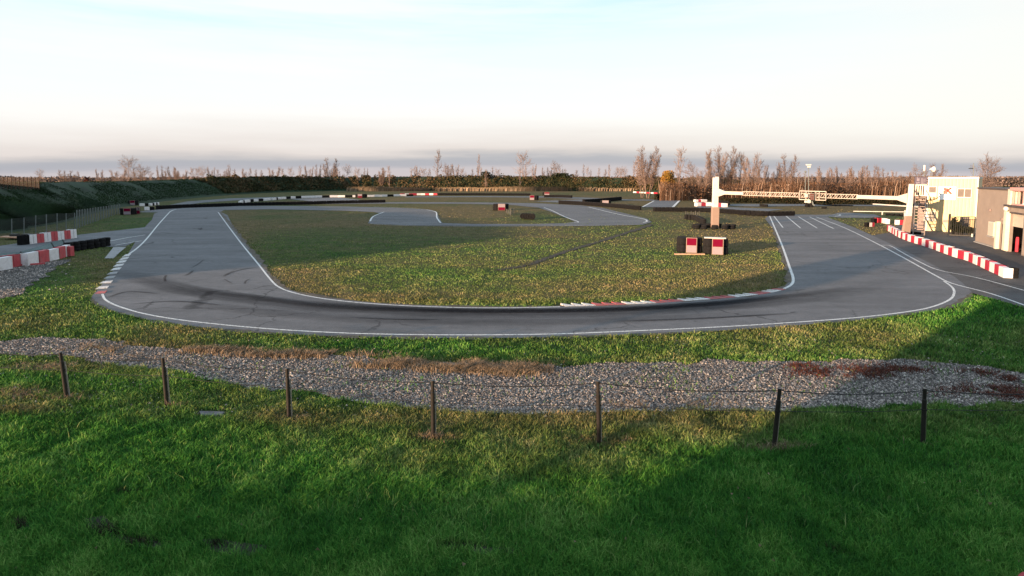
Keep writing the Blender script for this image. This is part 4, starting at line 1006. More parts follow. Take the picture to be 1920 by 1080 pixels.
# ------------------------------------------------------------------ left-hand fences
def post_fence(name, posts, r, pmat, smat, label, toprail=False):
    b0 = posts[0][0]; root = empty(name, b0, label, 'fence')
    for b, t in posts:
        mb = MB(); mb.tube([b, t], r, 6); mb.build('post', pmat, root, origin=b)
    mb = MB()
    for (a, t), (b, u) in zip(posts, posts[1:]): mb.add([a, b, u, t], [(0, 1, 2, 3)])
    mb.build('mesh', smat, root, origin=b0)
    return root
lf = []
for x, y0, y1 in [(-30, 414, 443), (-4, 412, 442), (22, 410, 441), (45, 408, 440), (67, 404, 439), (87, 402, 438), (107, 400, 436), (124, 400, 434), (140, 399, 431)]:
    b = G(x, y1); lf.append((b, D(x, y0, b.y)))
post_fence('mesh_fence', lf, .045, M['galv'], M['screen'], 'tall grey mesh fence behind the far left barrier at the foot of the bank')
lf = []
for k in range(17):
    t = k/16; x = 144+80*t; y1 = 429-29*t**.9; y0 = 394-11*t
    b = G(x, y1); lf.append((b, D(x, y0, b.y)))
post_fence('slatted_fence', lf, .06, M['galv'], M['screen'], 'grey close-posted fence running up to the left marker')
lf = []
for x, y0, y1 in ((-60, 480, 512), (38, 472, 493), (96, 455, 478), (117, 449, 474)):
    b = G(x, y1)+Vector((0, .7, 0)); lf.append((b, D(x, y0, b.y)))
post_fence('net_fence', lf, .05, M['dark_metal'], M['net'], 'low green net fence standing just behind the near left barrier')
# dark fence on the crest of the left bank
lf = []
for k in range(19):
    x = -60+133*k/18; c = D(x, 347, 82); lf.append((c-Vector((0, 0, .6)), D(x, 331+1.5*math.cos(k/18*1.5), 82)))
post_fence('crest_fence', lf, .05, M['fencewood'], mesh_screen('brown_mesh', (.03, .018, .014), .45), 'brown slatted fence on the crest of the left bank')
# plank ramp
b = G(20, 448); mb = MB(); p = D(5, 443.5, b.y); q = D(62, 446.5, b.y-1); mb.bar(p, q, .7, .1)
pr = empty('plank_ramp', (b.x, b.y, 0), 'pale wooden plank ramp resting on blocks beside the far left barrier', 'ramp'); mb.build('plank', M['wood'], pr, origin=b)
for x in (20, 42): mb = MB(); c = G(x, 449); mb.box((c.x, b.y, .25), (.6, .5, .5)); mb.build('support', M['dark_metal'], pr, origin=c)
mb = MB(); c = G(60, 498); mb.bar(c+Vector((-.6, -.2, .08)), c+Vector((.5, .5, .08)), .14, .1); tag(mb.build('fallen_board', M['red_dusty'], origin=c), 'broken red board lying on gravel below the near left barrier', 'board')
# corner of a red and white barrier at the lower right edge
c = G(1940, 1142); root = empty('padded_barrier', c, 'rounded red and white padded object cut by the lower right corner', 'barrier')
mb = MB(); mb.lathe(c+Vector((.12, .0, 0)), [(.30, 0), (.32, .06), (.32, .26), (.28, .36), (.16, .42), (.02, .44)], 20); mb.build('red_dome', M['red'], root, origin=c, smooth=True)
mb = MB(); mb.lathe(c+Vector((-.12, -.12, 0)), [(.26, 0), (.28, .05), (.28, .22), (.24, .30), (.12, .35), (.02, .36)], 20); mb.build('pale_dome', M['pale_print'], root, origin=c, smooth=True)
mb = MB(); mb.box(c+Vector((-.42, -.05, .12)), (.30, .4, .24), .2); mb.build('white_box', M['white'], root, origin=c, bevel=.03)

# ------------------------------------------------------------------ gantry
gl = G(1340, 427); gr = G(1699, 446)
gan = empty('start_gantry', gl, 'white start gantry with lattice beam across the right straight', 'gantry')
hl = D(1340, 333, gl.y).z; hr = D(1708, 345, gr.y).z
zs_ = 2.45; mb = MB(); mb.box((gl.x, gl.y, zs_/2), (.80, .56, zs_)); mb.build('base_sleeve', M['sleeve'], gan, origin=gl, bevel=.02)
mb = MB(); mb.box((gl.x-.04, gl.y, (hl+zs_)/2), (.60, .5, hl-zs_)); mb.box((gl.x+.1, gl.y, hl+.05), (.35, .3, .1)); mb.build('column', M['white'], gan, origin=gl, bevel=.02)
zq = D(1700, 405, gr.y).z
def taper(z0, z1, x0, x1, w0, w1, d, nm, mt):
    mb = MB(); mb.add([gr+Vector(v) for v in ((x0-w0/2, -d, z0), (x0+w0/2, -d, z0), (x0+w0/2, d, z0), (x0-w0/2, d, z0), (x1-w1/2, -d, z1), (x1+w1/2, -d, z1), (x1+w1/2, d, z1), (x1-w1/2, d, z1))], [(3, 2, 1, 0), (4, 5, 6, 7), (0, 1, 5, 4), (1, 2, 6, 5), (2, 3, 7, 6), (3, 0, 4, 7)]); mb.build(nm, M[mt], gan, origin=gr, bevel=.02)
taper(0, zq, -.12, .08, .78, .60, .14, 'base_sleeve', 'sleeve'); taper(zq, hr, .12, .22, .50, .40, .12, 'column', 'white')
zl = D(1340, 361, gl.y).z; zr = D(1700, 372, gr.y).z
A = Vector((gl.x, gl.y, zl)); B = Vector((gr.x+.2, gr.y, zr)); dr = (B-A).normalized(); up = Vector((0, 0, 1)); sd = dr.cross(up).normalized(); LN = (B-A).length
def bracket(o, d, ln, nm):
    mb = MB(); hh = .62
    # tapered haunch then box sleeve
    a = o+d*.25; e = o+d*1.1
    vs = []
    for p, h2 in ((a, .60), (e, .22), (o+d*ln, .22)):
        for s_, z_ in ((-.2, -h2), (.2, -h2), (.2, h2), (-.2, h2)): vs.append(p+sd*s_+up*z_*.85)
    fs = [(0, 1, 2, 3), (11, 10, 9, 8)]
    for r_ in (0, 4):
        for k in range(4): fs.append((r_+k, r_+4+k, r_+4+(k+1) % 4, r_+(k+1) % 4))
    mb.add(vs, fs); mb.build(nm, M['gantry_steel'], gan, origin=o)
bracket(A, dr, 3.2*1.0, 'bracket'); bracket(B, -dr, 4.6, 'bracket')
# lattice
T0 = 3.1; T1 = LN-4.5; nb = 46; tr = MB(); hw = .09; hv = .21
for s_ in (-hw, hw):
    for z_ in (-hv, hv): tr.bar(A+dr*T0+sd*s_+up*z_, A+dr*T1+sd*s_+up*z_, .055)
st = (T1-T0)/nb
for k in range(nb+1):
    p = A+dr*(T0+k*st)
    for s_ in (-hw, hw):
        if k % 2 == 0: tr.bar(p+sd*s_-up*hv, p+sd*s_+up*hv, .035)
        if k < nb and s_ > 0: tr.bar(p+sd*s_-up*hv, p+dr*st+sd*s_+up*hv, .035)
    if k % 4 == 0: tr.bar(p-sd*hw+up*hv, p+sd*hw+up*hv, .03); tr.bar(p-sd*hw-up*hv, p+sd*hw-up*hv, .03)
tr.build('lattice_beam', M['gantry_steel'], gan, origin=A)
def beam_at(px):
    # point of the beam seen at photo column px
    lo, hi = 0.0, LN
    for _ in range(40):
        m_ = (lo+hi)/2; q = A+dr*m_; f = q.y*cp-(q.z-H)*sp
        if CX+F*q.x/f < px: lo = m_
        else: hi = m_
    return lo
q0, q1 = beam_at(1500), beam_at(1549.5); mb = MB(); fv = .46; o_ = sd*(.28 if sd.y < 0 else -.28)
if sd.y > 0: o_ = -sd*.28
for z_ in (-fv, fv): mb.bar(A+dr*q0+o_+up*z_, A+dr*q1+o_+up*z_, .08)
for k, t in enumerate((0, .26, .62, .75, 1)): mb.bar(A+dr*(q0+(q1-q0)*t)+o_-up*fv, A+dr*(q0+(q1-q0)*t)+o_+up*fv, .07)
mb.build('sign_frame', M['gantry_steel'], gan, origin=A+dr*q0)
qs = beam_at(1525); mb = MB(); c = A+dr*qs+o_*1.6
sgn = MB(); sgn.box(c-up*.12, (.42, .3, .72), math.atan2(dr.y, dr.x)); so = sgn.build('start_light', M['dark_metal'], gan, origin=c)
for xx in (-.1, .1):
    for zz in (-.36, -.14, .1):
        mb = MB(); p = c+dr*xx+up*zz+o_.normalized()*.17; mb.lathe(p, [(.085, -.02), (.095, .04), (.07, .05)], 10, 0, 'Y'); mb.build('lens', simple('red_lens', (.10, .015, .015), .3, .1, 4) if 'lens' not in M else M['lens'], so, origin=p)
mb = MB(); mb.box(c-dr*.6-up*.02, (.32, .2, .36), math.atan2(dr.y, dr.x)); mb.build('signal_board', M['pink'], gan, origin=c)
mb = MB(); mb.tube([c-up*.6, c-up*.95+dr*.1, c-up*1.05+dr*.25], .07, 6); mb.build('camera_arm', M['galv'], gan, origin=c)
# cable sagging from gantry to tower
# lamp poles
for (x, y0, y1, lab, bx) in ((1516, 308, 386, 'taller lamp pole with pale lamp head above the gantry beam', 1), (1510, 322, 384, 'thinner lamp pole standing left of the taller one above the gantry', 0)):
    b = G(x, y1); t = D(x, y0, b.y); root = empty('lamp_pole', b, lab, 'lamp pole')
    mb = MB(); mb.tube([b, t], [.10, .06], 8); mb.build('pole', M['galv'], root, origin=b)
    mb = MB()
    if bx: mb.box(t+Vector((0, 0, -.1)), (.9, .5, .22)); mb.box(t+Vector((.1, 0, -.5)), (.5, .4, .35))
    else: mb.lathe(t+Vector((0, 0, -.2)), [(.05, 0), (.2, .1), (.22, .3), (.08, .4)], 8)
    mb.build('lamp_head', M['galv'] if not bx else M['white'], root, origin=t)
    zb = D(x, 379 if bx else 378, b.y).z; mb = MB(); mb.box((b.x, b.y-.15, zb), (.5 if bx else .42, .4, 1.0 if bx else .45)); mb.build('control_box', M['white'], root, origin=(b.x, b.y, zb))
# white rails
def rail(px0, py0, px1, py1, z, w, h, label, posts=0, posty=None):
    a = D(px0, py0, G(px0, posty[0]).y); b = D(px1, py1, G(px1, posty[1]).y); root = empty('rail', (a.x, a.y, 0), label, 'rail')
    mb = MB(); mb.bar(a, b, w, h); mb.build('bar', M['white'], root, origin=a)
    for k in range(posts):
        p = a.lerp(b, (k+.5)/posts); mb = MB(); mb.bar((p.x, p.y+.1, 0), (p.x, p.y+.1, p.z), .12); mb.build('post', M['white'], root, origin=(p.x, p.y+.1, 0))
rail(1637, 382.5, 1722, 388, 0, .10, .13, 'white raised boom bar pointing left from the control tower', 0, (412, 424))
rail(1600, 396, 1712, 397.5, 0, .06, .09, 'thin white horizontal rail behind the right gantry column', 1, (402, 404))
mb = MB(); b = G(1697, 418); t = D(1697, 394.5, b.y); mb.bar(b, t, .22, .15); tag(mb.build('marker_post', M['white'], origin=b), 'short white post left of the right gantry column', 'post')

# ------------------------------------------------------------------ buildings
class Wall:
    def __init__(s, a, b):
        s.a = Vector((a.x, a.y, 0)); s.u = Vector((b.x-a.x, b.y-a.y, 0)); s.len = s.u.length; s.u.normalize(); s.n = Vector((s.u.y, -s.u.x, 0))
        if s.n.dot(Vector((0, 0, 0))-s.a) < 0: s.n = -s.n
    def hit(s, px, py, off=0):
        d = ray(px, py); c = Vector((0, 0, H)); a = s.a+s.n*off; t = (a-c).dot(s.n)/d.dot(s.n); p = c+d*t
        return (p-a).dot(s.u), p.z
    def P(s, u, z, off=0): return s.a+s.u*u+s.n*off+Vector((0, 0, z))
    def slab(s, mb, u0, u1, z0, z1, off, th, mi=0): mb.para(s.P(u0, z0, off), s.u*(u1-u0), s.n*th, Vector((0, 0, z1-z0)), mi)
    def rect(s, x0, y0, x1, y1, off=0):
        a = s.hit(x0, y0, off); b = s.hit(x1, y1, off); c = s.hit(x0, y1, off); d = s.hit(x1, y0, off)
        return a[0], b[0], (b[1]+c[1])/2, (a[1]+d[1])/2
    def ribs(s, mb, u0, u1, z0, z1, off=0, pitch=.30, dep=.045, mi=0):
        n = max(1, int((u1-u0)/pitch)); pitch = (u1-u0)/n; pts = []
        for k in range(n):
            b = u0+k*pitch; pts += [(b, 0), (b+pitch*.55, 0), (b+pitch*.65, dep), (b+pitch*.9, dep)]
        pts.append((u1, 0)); o = len(mb.v)
        for u, d in pts: mb.v += [s.P(u, z0, off+d), s.P(u, z1, off+d)]
        for k in range(len(pts)-1):
            a = o+2*k; mb.f.append((a, a+2, a+3, a+1)); mb.m.append(mi)
TW = Wall(G(1735, 432.8), G(1828, 437.6))
tower = empty('control_tower', TW.P(TW.len/2, 0), 'two-storey cream ribbed control tower with logo board and outside stairs', 'building')
htw = 5.95; dep = 4.0
core = MB(); core.para(TW.P(0, 0, -.05), TW.u*TW.len, -TW.n*dep, Vector((0, 0, htw)))
core.build('wall', M['wall_cream'], tower, origin=TW.a)
mb = MB(); TW.ribs(mb, 0, TW.len, .15, htw-.12, -.04); mb.build('ribbed_cladding', M['wall_cream'], tower, origin=TW.a)
mb = MB(); TW.slab(mb, -.04, TW.len+.04, htw-.12, htw+.06, -dep-.1, dep+.16); mb.build('roof_trim', M['frame'], tower, origin=TW.a)
mb = MB(); TW.slab(mb, -.02, .10, 0, htw-.13, -.03, .06); TW.slab(mb, TW.len-.12, TW.len+.02, 0, htw-.13, -.03, .06); mb.build('corner_trim', M['frame'], tower, origin=TW.a)
def window(W, x0, y0, x1, y1, parent, mull=1, bars=0, fr=None, glass=None, sillh=0.0, name='window'):
    u0, u1, z0, z1 = W.rect(x0, y0, x1, y1)
    if u1 < u0: u0, u1 = u1, u0
    f = MB(); t = .07
    W.slab(f, u0-t, u0, z0-t, z1+t, -.02, .09); W.slab(f, u1, u1+t, z0-t, z1+t, -.02, .09); W.slab(f, u0, u1, z1, z1+t, -.02, .088); W.slab(f, u0-.03, u1+.03, z0-t-.03, z0, -.02, .13)
    for k in range(1, mull+1):
        if mull: c = u0+(u1-u0)*k/(mull+1); W.slab(f, c-.03, c+.03, z0, z1, -.02, .08)
    fo = f.build(name, fr or M['frame'], parent, origin=W.P(u0, z0))
    g_ = MB(); W.slab(g_, u0+.001, u1-.001, z0+.001, z1-.001, -.03, .04); g_.build('pane', glass or M['glass'], fo, origin=W.P(u0, z0))
    if bars:
        b_ = MB()
        for k in range(bars): c = u0+(u1-u0)*(k+.5)/bars; W.slab(b_, c-.015, c+.015, z0, z1, .07, .03)
        b_.build('bars', M['frame'], fo, origin=W.P(u0, z0))
    return fo, (u0, u1, z0, z1)
w1, rr = window(TW, 1742.5, 350.5, 1754.5, 367, tower, 0)
mb = MB(); TW.slab(mb, rr[0], rr[1], rr[2], rr[2]+.38*(rr[3]-rr[2]), .012, .02); mb.build('blind', M['shutter'], w1, origin=TW.a)
mb = MB(); TW.slab(mb, rr[0]-.45, rr[0]-.08, rr[2]-.05, rr[3]+.05, .02, .05); mb.build('shutter', M['white'], tower, origin=TW.a)
w2, rr = window(TW, 1742.5, 397.5, 1753.5, 413.5, tower, 0, bars=4)
mb = MB(); TW.slab(mb, rr[0]-.45, rr[0]-.08, rr[2]-.05, rr[3]+.05, .02, .05); mb.build('shutter', M['white'], tower, origin=TW.a)
window(TW, 1796.5, 354.5, 1820.5, 369.5, tower, 1)
# logo board
u0, u1, z0, z1 = TW.rect(1760.5, 350, 1791.5, 374.5)
lb = MB(); TW.slab(lb, u0, u1, z0, z1, .03, .06)
logo = lb.build('logo_board', simple('board_white', (.92, .92, .92), .5, .02, 2), tower, origin=TW.P(u0, z0))
def sgn_stroke(mb, pts, w):
    for (xa, ya), (xb, yb) in zip(pts, pts[1:]):
        sx_ = lambda x, y: TW.hit(1774+(x-1774)*1.15, 359+(y-359)*1.2, .1)
        a = sx_(xa, ya); b_ = sx_(xb, yb); p_ = TW.P(a[0], a[1], .092); q_ = TW.P(b_[0], b_[1], .092); d_ = q_-p_; s_ = d_.cross(TW.n).normalized()*w*1.25; mb.para(p_-s_/2, s_, d_, TW.n*.015)
mb = MB(); sgn_stroke(mb, [(1774.5, 353.6), (1773.6, 359), (1772.8, 363)], .26); sgn_stroke(mb, [(1774.6, 358.5), (1778.5, 356), (1782.8, 353.2)], .17); sgn_stroke(mb, [(1776.6, 357.6), (1779.2, 359.6), (1782.6, 363.4)], .19)
mb.build('red_letter', M['signred'], logo, origin=TW.P(u0, z0))
mb = MB(); sgn_stroke(mb, [(1772.2, 353.4), (1770.6, 356.4)], .14); sgn_stroke(mb, [(1764.8, 354.2), (1764, 356.6), (1763.2, 358.6)], .07); sgn_stroke(mb, [(1762.6, 361.4), (1764.6, 363.8)], .09); sgn_stroke(mb, [(1770.6, 361.6), (1771.4, 363)], .07); sgn_stroke(mb, [(1780.2, 355.4), (1782.9, 353.2)], .05)
mb.build('black_strokes', M['signblack'], logo, origin=TW.P(u0, z0))
mb = MB(); sgn_stroke(mb, [(1770.8, 357.6), (1769.9, 361)], .11); mb.build('red_stroke', M['signred'], logo, origin=TW.P(u0, z0))
# ground-floor box, door, gate
u0, u1, z0, z1 = TW.rect(1769, 401, 1777, 434); mb = MB(); TW.slab(mb, u0, u1, .0, z1, .0, .25); mb.build('door', M['wall_cream'], tower, origin=TW.P(u0, 0))
mb = MB(); TW.slab(mb, u0+.02, u1-.02, 1.05, 1.35, .252, .02); mb.build('door_panel', M['galv'], tower, origin=TW.P(u0, 0))
for k, x in enumerate((1801, 1807, 1812)):
    u0, u1, z0, z1 = TW.rect(x, 407, x+4.4, 430); mb = MB(); TW.slab(mb, u0, u1, .3, z1, .0, .06); mb.build('glass_door', M['glass'], tower, origin=TW.P(u0, 0))
# stair wing on the left
UL, _ = TW.hit(1713, 400); zp = TW.hit(1722, 367.5)[1]; zs = TW.hit(1722, 346)[1]; zt = TW.hit(1722, 331.5)[1]
UM, _ = TW.hit(1719, 400)
mb = MB(); TW.slab(mb, UM, -.06, 0, zp-.1, -4.2, 3.6); mb.build('side_wing', M['wall_plain'], tower, origin=TW.P(UL, 0))
mb = MB(); TW.slab(mb, UL, -.08, zp-.1, zp, -4.3, 4.2); mb.build('balcony_floor', M['roofdark'], tower, origin=TW.P(UL, 0))
mb = MB(); TW.slab(mb, UL, -.1, zp, zs-.05, -1.3, .05); mb.build('balcony_back', M['roofdark'], tower, origin=TW.P(UL, zp))
mb = MB(); n = 6
for k in range(n): u = UL+(abs(UL)-.15)*k/(n-1)*1.0; TW.slab(mb, u, u+.10, zp, zs-.1, -.16, .05)
TW.slab(mb, UL, -.1, zs-.1, zs, -.18, .08); TW.slab(mb, UL, -.1, zp+.002, zp+.08, -.18, .08)
mb.build('balcony_railing', M['frame'], tower, origin=TW.P(UL, zp))
mb = MB(); TW.slab(mb, UL-.1, -.12, zs+.02, zt, -.14, .03); bn = mb.build('banner', M['navy'], tower, origin=TW.P(UL, zs))
mb = MB(); W_ = abs(UL); hb = zt-zs
for (fu, fz, su, sz) in ((.08, .45, .22, .35), (.05, .1, .12, .2), (.08, .82, .08, .1), (.2, .15, .12, .18), (.42, .2, .05, .62), (.52, .15, .05, .7), (.62, .2, .04, .5), (.7, .3, .05, .5), (.42, .08, .38, .08), (.86, .1, .1, .15), (.84, .45, .09, .12), (.86, .75, .09, .14)):
    TW.slab(mb, UL+W_*fu, UL+W_*(fu+su), zs+hb*fz, zs+hb*(fz+sz), -.108, .01)
mb.build('banner_print', M['print_dim'], bn, origin=TW.P(UL, zs))
mb = MB()
for u in (UL-.08, -.16): mb.bar(TW.P(u, 0, -.2), TW.P(u, zt+.05, -.2), .1)
mb.build('balcony_post', M['roofdark'], tower, origin=TW.P(UL, 0))
# stairs descend toward the viewer
stair = MB(); us = TW.hit(1713, 400)[0]+.05; ue = us+.95; nst = 13; off0 = -.3; off1 = 3.0
pf = G(1722, 443); off1 = (pf-TW.a).dot(TW.n); ufoot = (pf-TW.a).dot(TW.u)-.45
for k in range(nst):
    t = (k+.5)/nst; z = zp*(1-t)-.02; o = off0+(off1-off0)*t; u_ = us+(ufoot-us)*t
    stair.para(TW.P(u_, z-.05, o), TW.u*.95, TW.n*.26, Vector((0, 0, .06)))
for s_ in (0, .95):
    stair.bar(TW.P(us+s_, zp-.08, off0), TW.P(ufoot+s_, .05, off1+.1), .07, .22); stair.bar(TW.P(us+s_, zp+.85, off0), TW.P(ufoot+s_, .95, off1+.1), .05)
    for k in range(5): t = k/4; stair.bar(TW.P(us+(ufoot-us)*t+s_, zp*(1-t), off0+(off1-off0)*t), TW.P(us+(ufoot-us)*t+s_, zp*(1-t)+.92, off0+(off1-off0)*t), .045)
stair.build('staircase', M['stair'], tower, origin=pf)
# drain pipe, cable
mb = MB(); p0 = TW.P(TW.hit(1714, 356)[0], TW.hit(1714, 356)[1], .15); p1 = TW.P(TW.hit(1762, 368)[0], TW.hit(1762, 368)[1], .15)
pts = [p0.lerp(p1, k/14)-Vector((0, 0, .75*4*(k/14)*(1-k/14))) for k in range(15)]; mb.tube(pts, .045, 6)
for k in (9, 11): mb.tube([pts[k], pts[k]+Vector((0, 0, .3))], .035, 5)
mb.build('hanging_cable', M['dark_metal'], tower, origin=p0)
# roof fittings
def D_on(px, py, W, off): u, z = W.hit(px, py, off); return W.P(u, z, off)
def mast(px, y0, y1, off, label, fn, name='antenna_mast'):
    b = D_on(px, y1, TW, off); t = D_on(px, y0, TW, off); root = empty(name, b, label, 'mast'); mb = MB(); mb.tube([b, t], .035, 6); mb.build('pole', M['galv'], root, origin=b); fn(b, t, root)
def fn1(b, t, root):
    mb = MB(); mb.tube([t-Vector((.0, 0, .1)), t+Vector((0, 0, .55))], .10, 8); mb.build('antenna', M['white'], root, origin=t)
    mb = MB(); mb.bar(t-Vector((.25, 0, .3)), t+Vector((.25, 0, -.3)), .05); mb.build('cross_arm', M['galv'], root, origin=t)
mast(1733, 319, 332, -.6, 'short roof mast with white antenna at the left corner of the control tower', fn1)
def fn2(b, t, root):
    mb = MB(); mb.lathe(t+Vector((.1, 0, .1)), [(.06, -.25), (.1, -.1), (.30, .12), (.32, .14)], 12, 0, 'X'); mb.build('horn', M['white'], root, origin=t)
mast(1746, 319, 331, -1.0, 'white horn loudspeaker on the control tower roof', fn2, 'loudspeaker')
def fn3(b, t, root):
    mb = MB(); a = b.lerp(t, .62); mb.bar(a, a-Vector((.38, 0, 0)), .04); mb.box(a-Vector((.3, 0, -.02)), (.36, .15, .09)); mb.build('sensor_arm', M['dark_metal'], root, origin=a)
    mb = MB(); mb.box(b+Vector((0, 0, .04)), (.3, .2, .06)); mb.build('foot', M['galv'], root, origin=b)
mast(1825.5, 306, 333, -.3, 'thin weather mast with side arm at the right corner of the control tower roof', fn3)
# gate enclosure with plants in front of tower
g0 = G(1779, 441.5); g1 = G(1826, 443.5)
gate = empty('enclosure_gate', g0, 'dark metal gate frame with bars in front of the control tower', 'gate'); hg = D(1779, 401, g0.y).z; hg2 = D(1820, 406.5, g1.y).z
mb = MB(); mb.bar(g0, g0+Vector((0, 0, hg)), .12); mb.bar(g1, g1+Vector((0, 0, hg2)), .08); mb.bar(g0+Vector((0, 0, hg*.86)), g1+Vector((0, 0, hg2)), .07); mb.bar(g0+Vector((0, 0, .06)), g1+Vector((0, 0, .06)), .12); mb.build('frame', M['dark_metal'], gate, origin=g0)
mb = MB()
for k in range(1, 12): p = g0.lerp(g1, k/12); mb.bar(p, p+Vector((0, 0, hg2*.97)), .035)
mb.build('bars', M['dark_metal'], gate, origin=g0)
def potplant(px, base, top, wpx, seed, label):
    b = G(px, base); root = empty('potted_plant', b, label, 'plant'); h = D(px, top, b.y).z; r = wpx/2*b.y/F
    mb = MB(); mb.lathe(b, [(.16, 0), (.22, .3), (.24, .32)], 12); mb.build('pot', M['dark_metal'], root, origin=b)
    g = np.random.default_rng(seed); k = 900; P = g.normal(size=(k, 3))*np.array([r*.5, r*.5, h*.25])+np.array([0, 0, h*.62]); P = P[(P[:, 2] > .25) & (P[:, 2] < h)]
    tris_cloud('foliage', P, .10, M['evergreen'], g.random(len(P)), seed=seed, parent=root)
potplant(1787, 439.5, 408, 9, 1, 'tall dark potted shrub just inside the gate frame'); potplant(1794, 440, 416, 9, 2, 'leafy green potted plant in the middle of the gate enclosure')
potplant(1801, 440.5, 424, 12, 3, 'low spreading potted plant right of the leafy one in the enclosure'); potplant(1817, 441.5, 426, 9, 4, 'dark potted plant at the right end of the gate enclosure')
mb = MB(); b = G(1822.5, 444.5); mb.box((b.x, b.y, .17), (.1, .1, .34)); tag(mb.build('bollard', M['white'], origin=b), 'tiny white bollard at the right end of the gate enclosure', 'bollard')
# garage
g0 = G(1827, 454); g1 = G(1873, 467.5); dirg = (g1-g0).normalized(); gend = g0+dirg*26
GW = Wall(g0, gend); hg = D(1827, 354, g0.y).z
gar = empty('garage', g0, 'long grey-brown ribbed garage with part-open roller door at the right edge', 'building')
# opening for the roller door
du0, du1, dz0, dz1 = GW.rect(1894.5, 401, 1913.5, 473)
pu0, pu1, pz0, pz1 = GW.rect(1875, 419, 1884, 465)
uc = GW.hit(1887, 400)[0]; zc = GW.hit(1900, 384.5)[1]
body = MB(); ribs = MB()
def wallpart(u0, u1, z0, z1):
    GW.slab(body, u0, u1, z0, z1, -.25, .2); GW.ribs(ribs, u0, u1, max(z0, .12), z1, -.045, .22, .025)
wallpart(0, pu0, 0, hg); wallpart(pu0, pu1, dz1*.0+2.15, hg); wallpart(pu1, du0, 0, hg if False else zc); GW.slab(body, pu1, uc, zc, hg, -.25, .2); GW.ribs(ribs, pu1, uc, zc, hg, -.045, .22, .025)
wallpart(du0, du1, dz1, zc); wallpart(du1, GW.len, 0, zc)
body.build('wall', M['wall_grey'], gar, origin=g0); ribs.build('ribbed_cladding', M['wall_grey'], gar, origin=g0)
mb = MB(); mb.para(GW.P(0, 0, -.26), GW.u*.2, -GW.n*9, Vector((0, 0, hg))); mb.para(GW.P(0, 0, -9.3), GW.u*GW.len, -GW.n*.2, Vector((0, 0, hg))); mb.build('back_wall', M['wall_grey'], gar, origin=g0)
mb = MB(); mb.para(GW.P(-.1, hg+.002, .06), GW.u*(uc+.1), -GW.n*9.6, Vector((0, 0, .14))); mb.para(GW.P(uc, zc+1.7, -1.6), GW.u*(GW.len-uc), -GW.n*8, Vector((0, 0, .16))); mb.build('roof', M['roofdark'], gar, origin=g0)
mb = MB(); GW.slab(mb, 0, pu0-.1, 0, .11, -.05, .12); GW.slab(mb, pu1+.05, du0-.15, 0, .10, -.05, .12); mb.build('plinth', M['concrete'], gar, origin=g0)
# interior
mb = MB(); mb.para(GW.P(du0-1.5, .03, -5), GW.u*6, -GW.n*.1, Vector((0, 0, 3))); mb.para(GW.P(du0-1.5, .021, -.3), GW.u*6, -GW.n*5, Vector((0, 0, .01))); mb.build('interior', M['dark_room'], gar, origin=g0)
mb = MB(); zsft = GW.hit(1904, 426)[1]; nn = 12; hs_ = (dz1-zsft)/nn
for k in range(nn): GW.slab(mb, du0, du1, zsft+k*hs_, zsft+(k+.9)*hs_, -.22, .04); 
GW.slab(mb, du0, du1, zsft, dz1, -.24, .015); mb.build('roller_shutter', M['shutter'], gar, origin=GW.P(du0, zsft))
mb = MB(); GW.slab(mb, du0-.5, du0-.02, .1, dz1+.12, -.04, .30); mb.build('door_jamb', M['frame'], gar, origin=GW.P(du0, 0))
mb = MB(); GW.slab(mb, du0, du1, dz1, dz1+.12, -.045, .12); mb.build('lintel', M['roofdark'], gar, origin=GW.P(du0, dz1))
mb = MB(); GW.slab(mb, pu0, pu1, .02, 2.14, -.2, .04); dd = mb.build('side_door', M['dark_room'], gar, origin=GW.P(pu0, 0))
mb = MB(); GW.slab(mb, pu0-.32, pu0-.01, 0.02, 2.3, -.04, .26); GW.slab(mb, pu0+(pu1-pu0)*.55, pu0+(pu1-pu0)*.7, .02, 2.14, -.15, .1); mb.build('door_frame', M['frame'], gar, origin=GW.P(pu0, 0))
u0, u1, z0, z1 = GW.rect(1860, 416, 1869, 442.5); mb = MB(); GW.slab(mb, u0, u1, z0, z1, -.03, .28); wf = mb.build('window_box', M['frame'], gar, origin=GW.P(u0, z0))
mb = MB(); GW.slab(mb, u0+.06, u1-.06, z0+.06, z1-.06, .252, .01); mb.build('shutter', M['shutter'], wf, origin=GW.P(u0, z0))
mb = MB(); GW.slab(mb, u0-.1, u1+.1, z0-.1, z0-.02, -.03, .34); mb.build('sill', M['concrete'], wf, origin=GW.P(u0, z0))
for x, y, lab in ((1857, 394, 'vent'), (1880, 411, 'lamp')):
    u, z = GW.hit(x, y); mb = MB(); mb.para(GW.P(u-.12, z-.1, -.02), GW.u*.24, GW.n*.14, Vector((0, 0, .2))); mb.build(lab, M['wall_plain'], gar, origin=GW.P(u, z))
u, z = GW.hit(1890, 391.5); mb = MB(); mb.lathe(GW.P(u, z, .15), [(.1, -.1), (.22, 0), (.2, .1), (.05, .15)], 10, 0, 'X'); mb.build('wall_lamp', M['white'], gar, origin=GW.P(u, z))
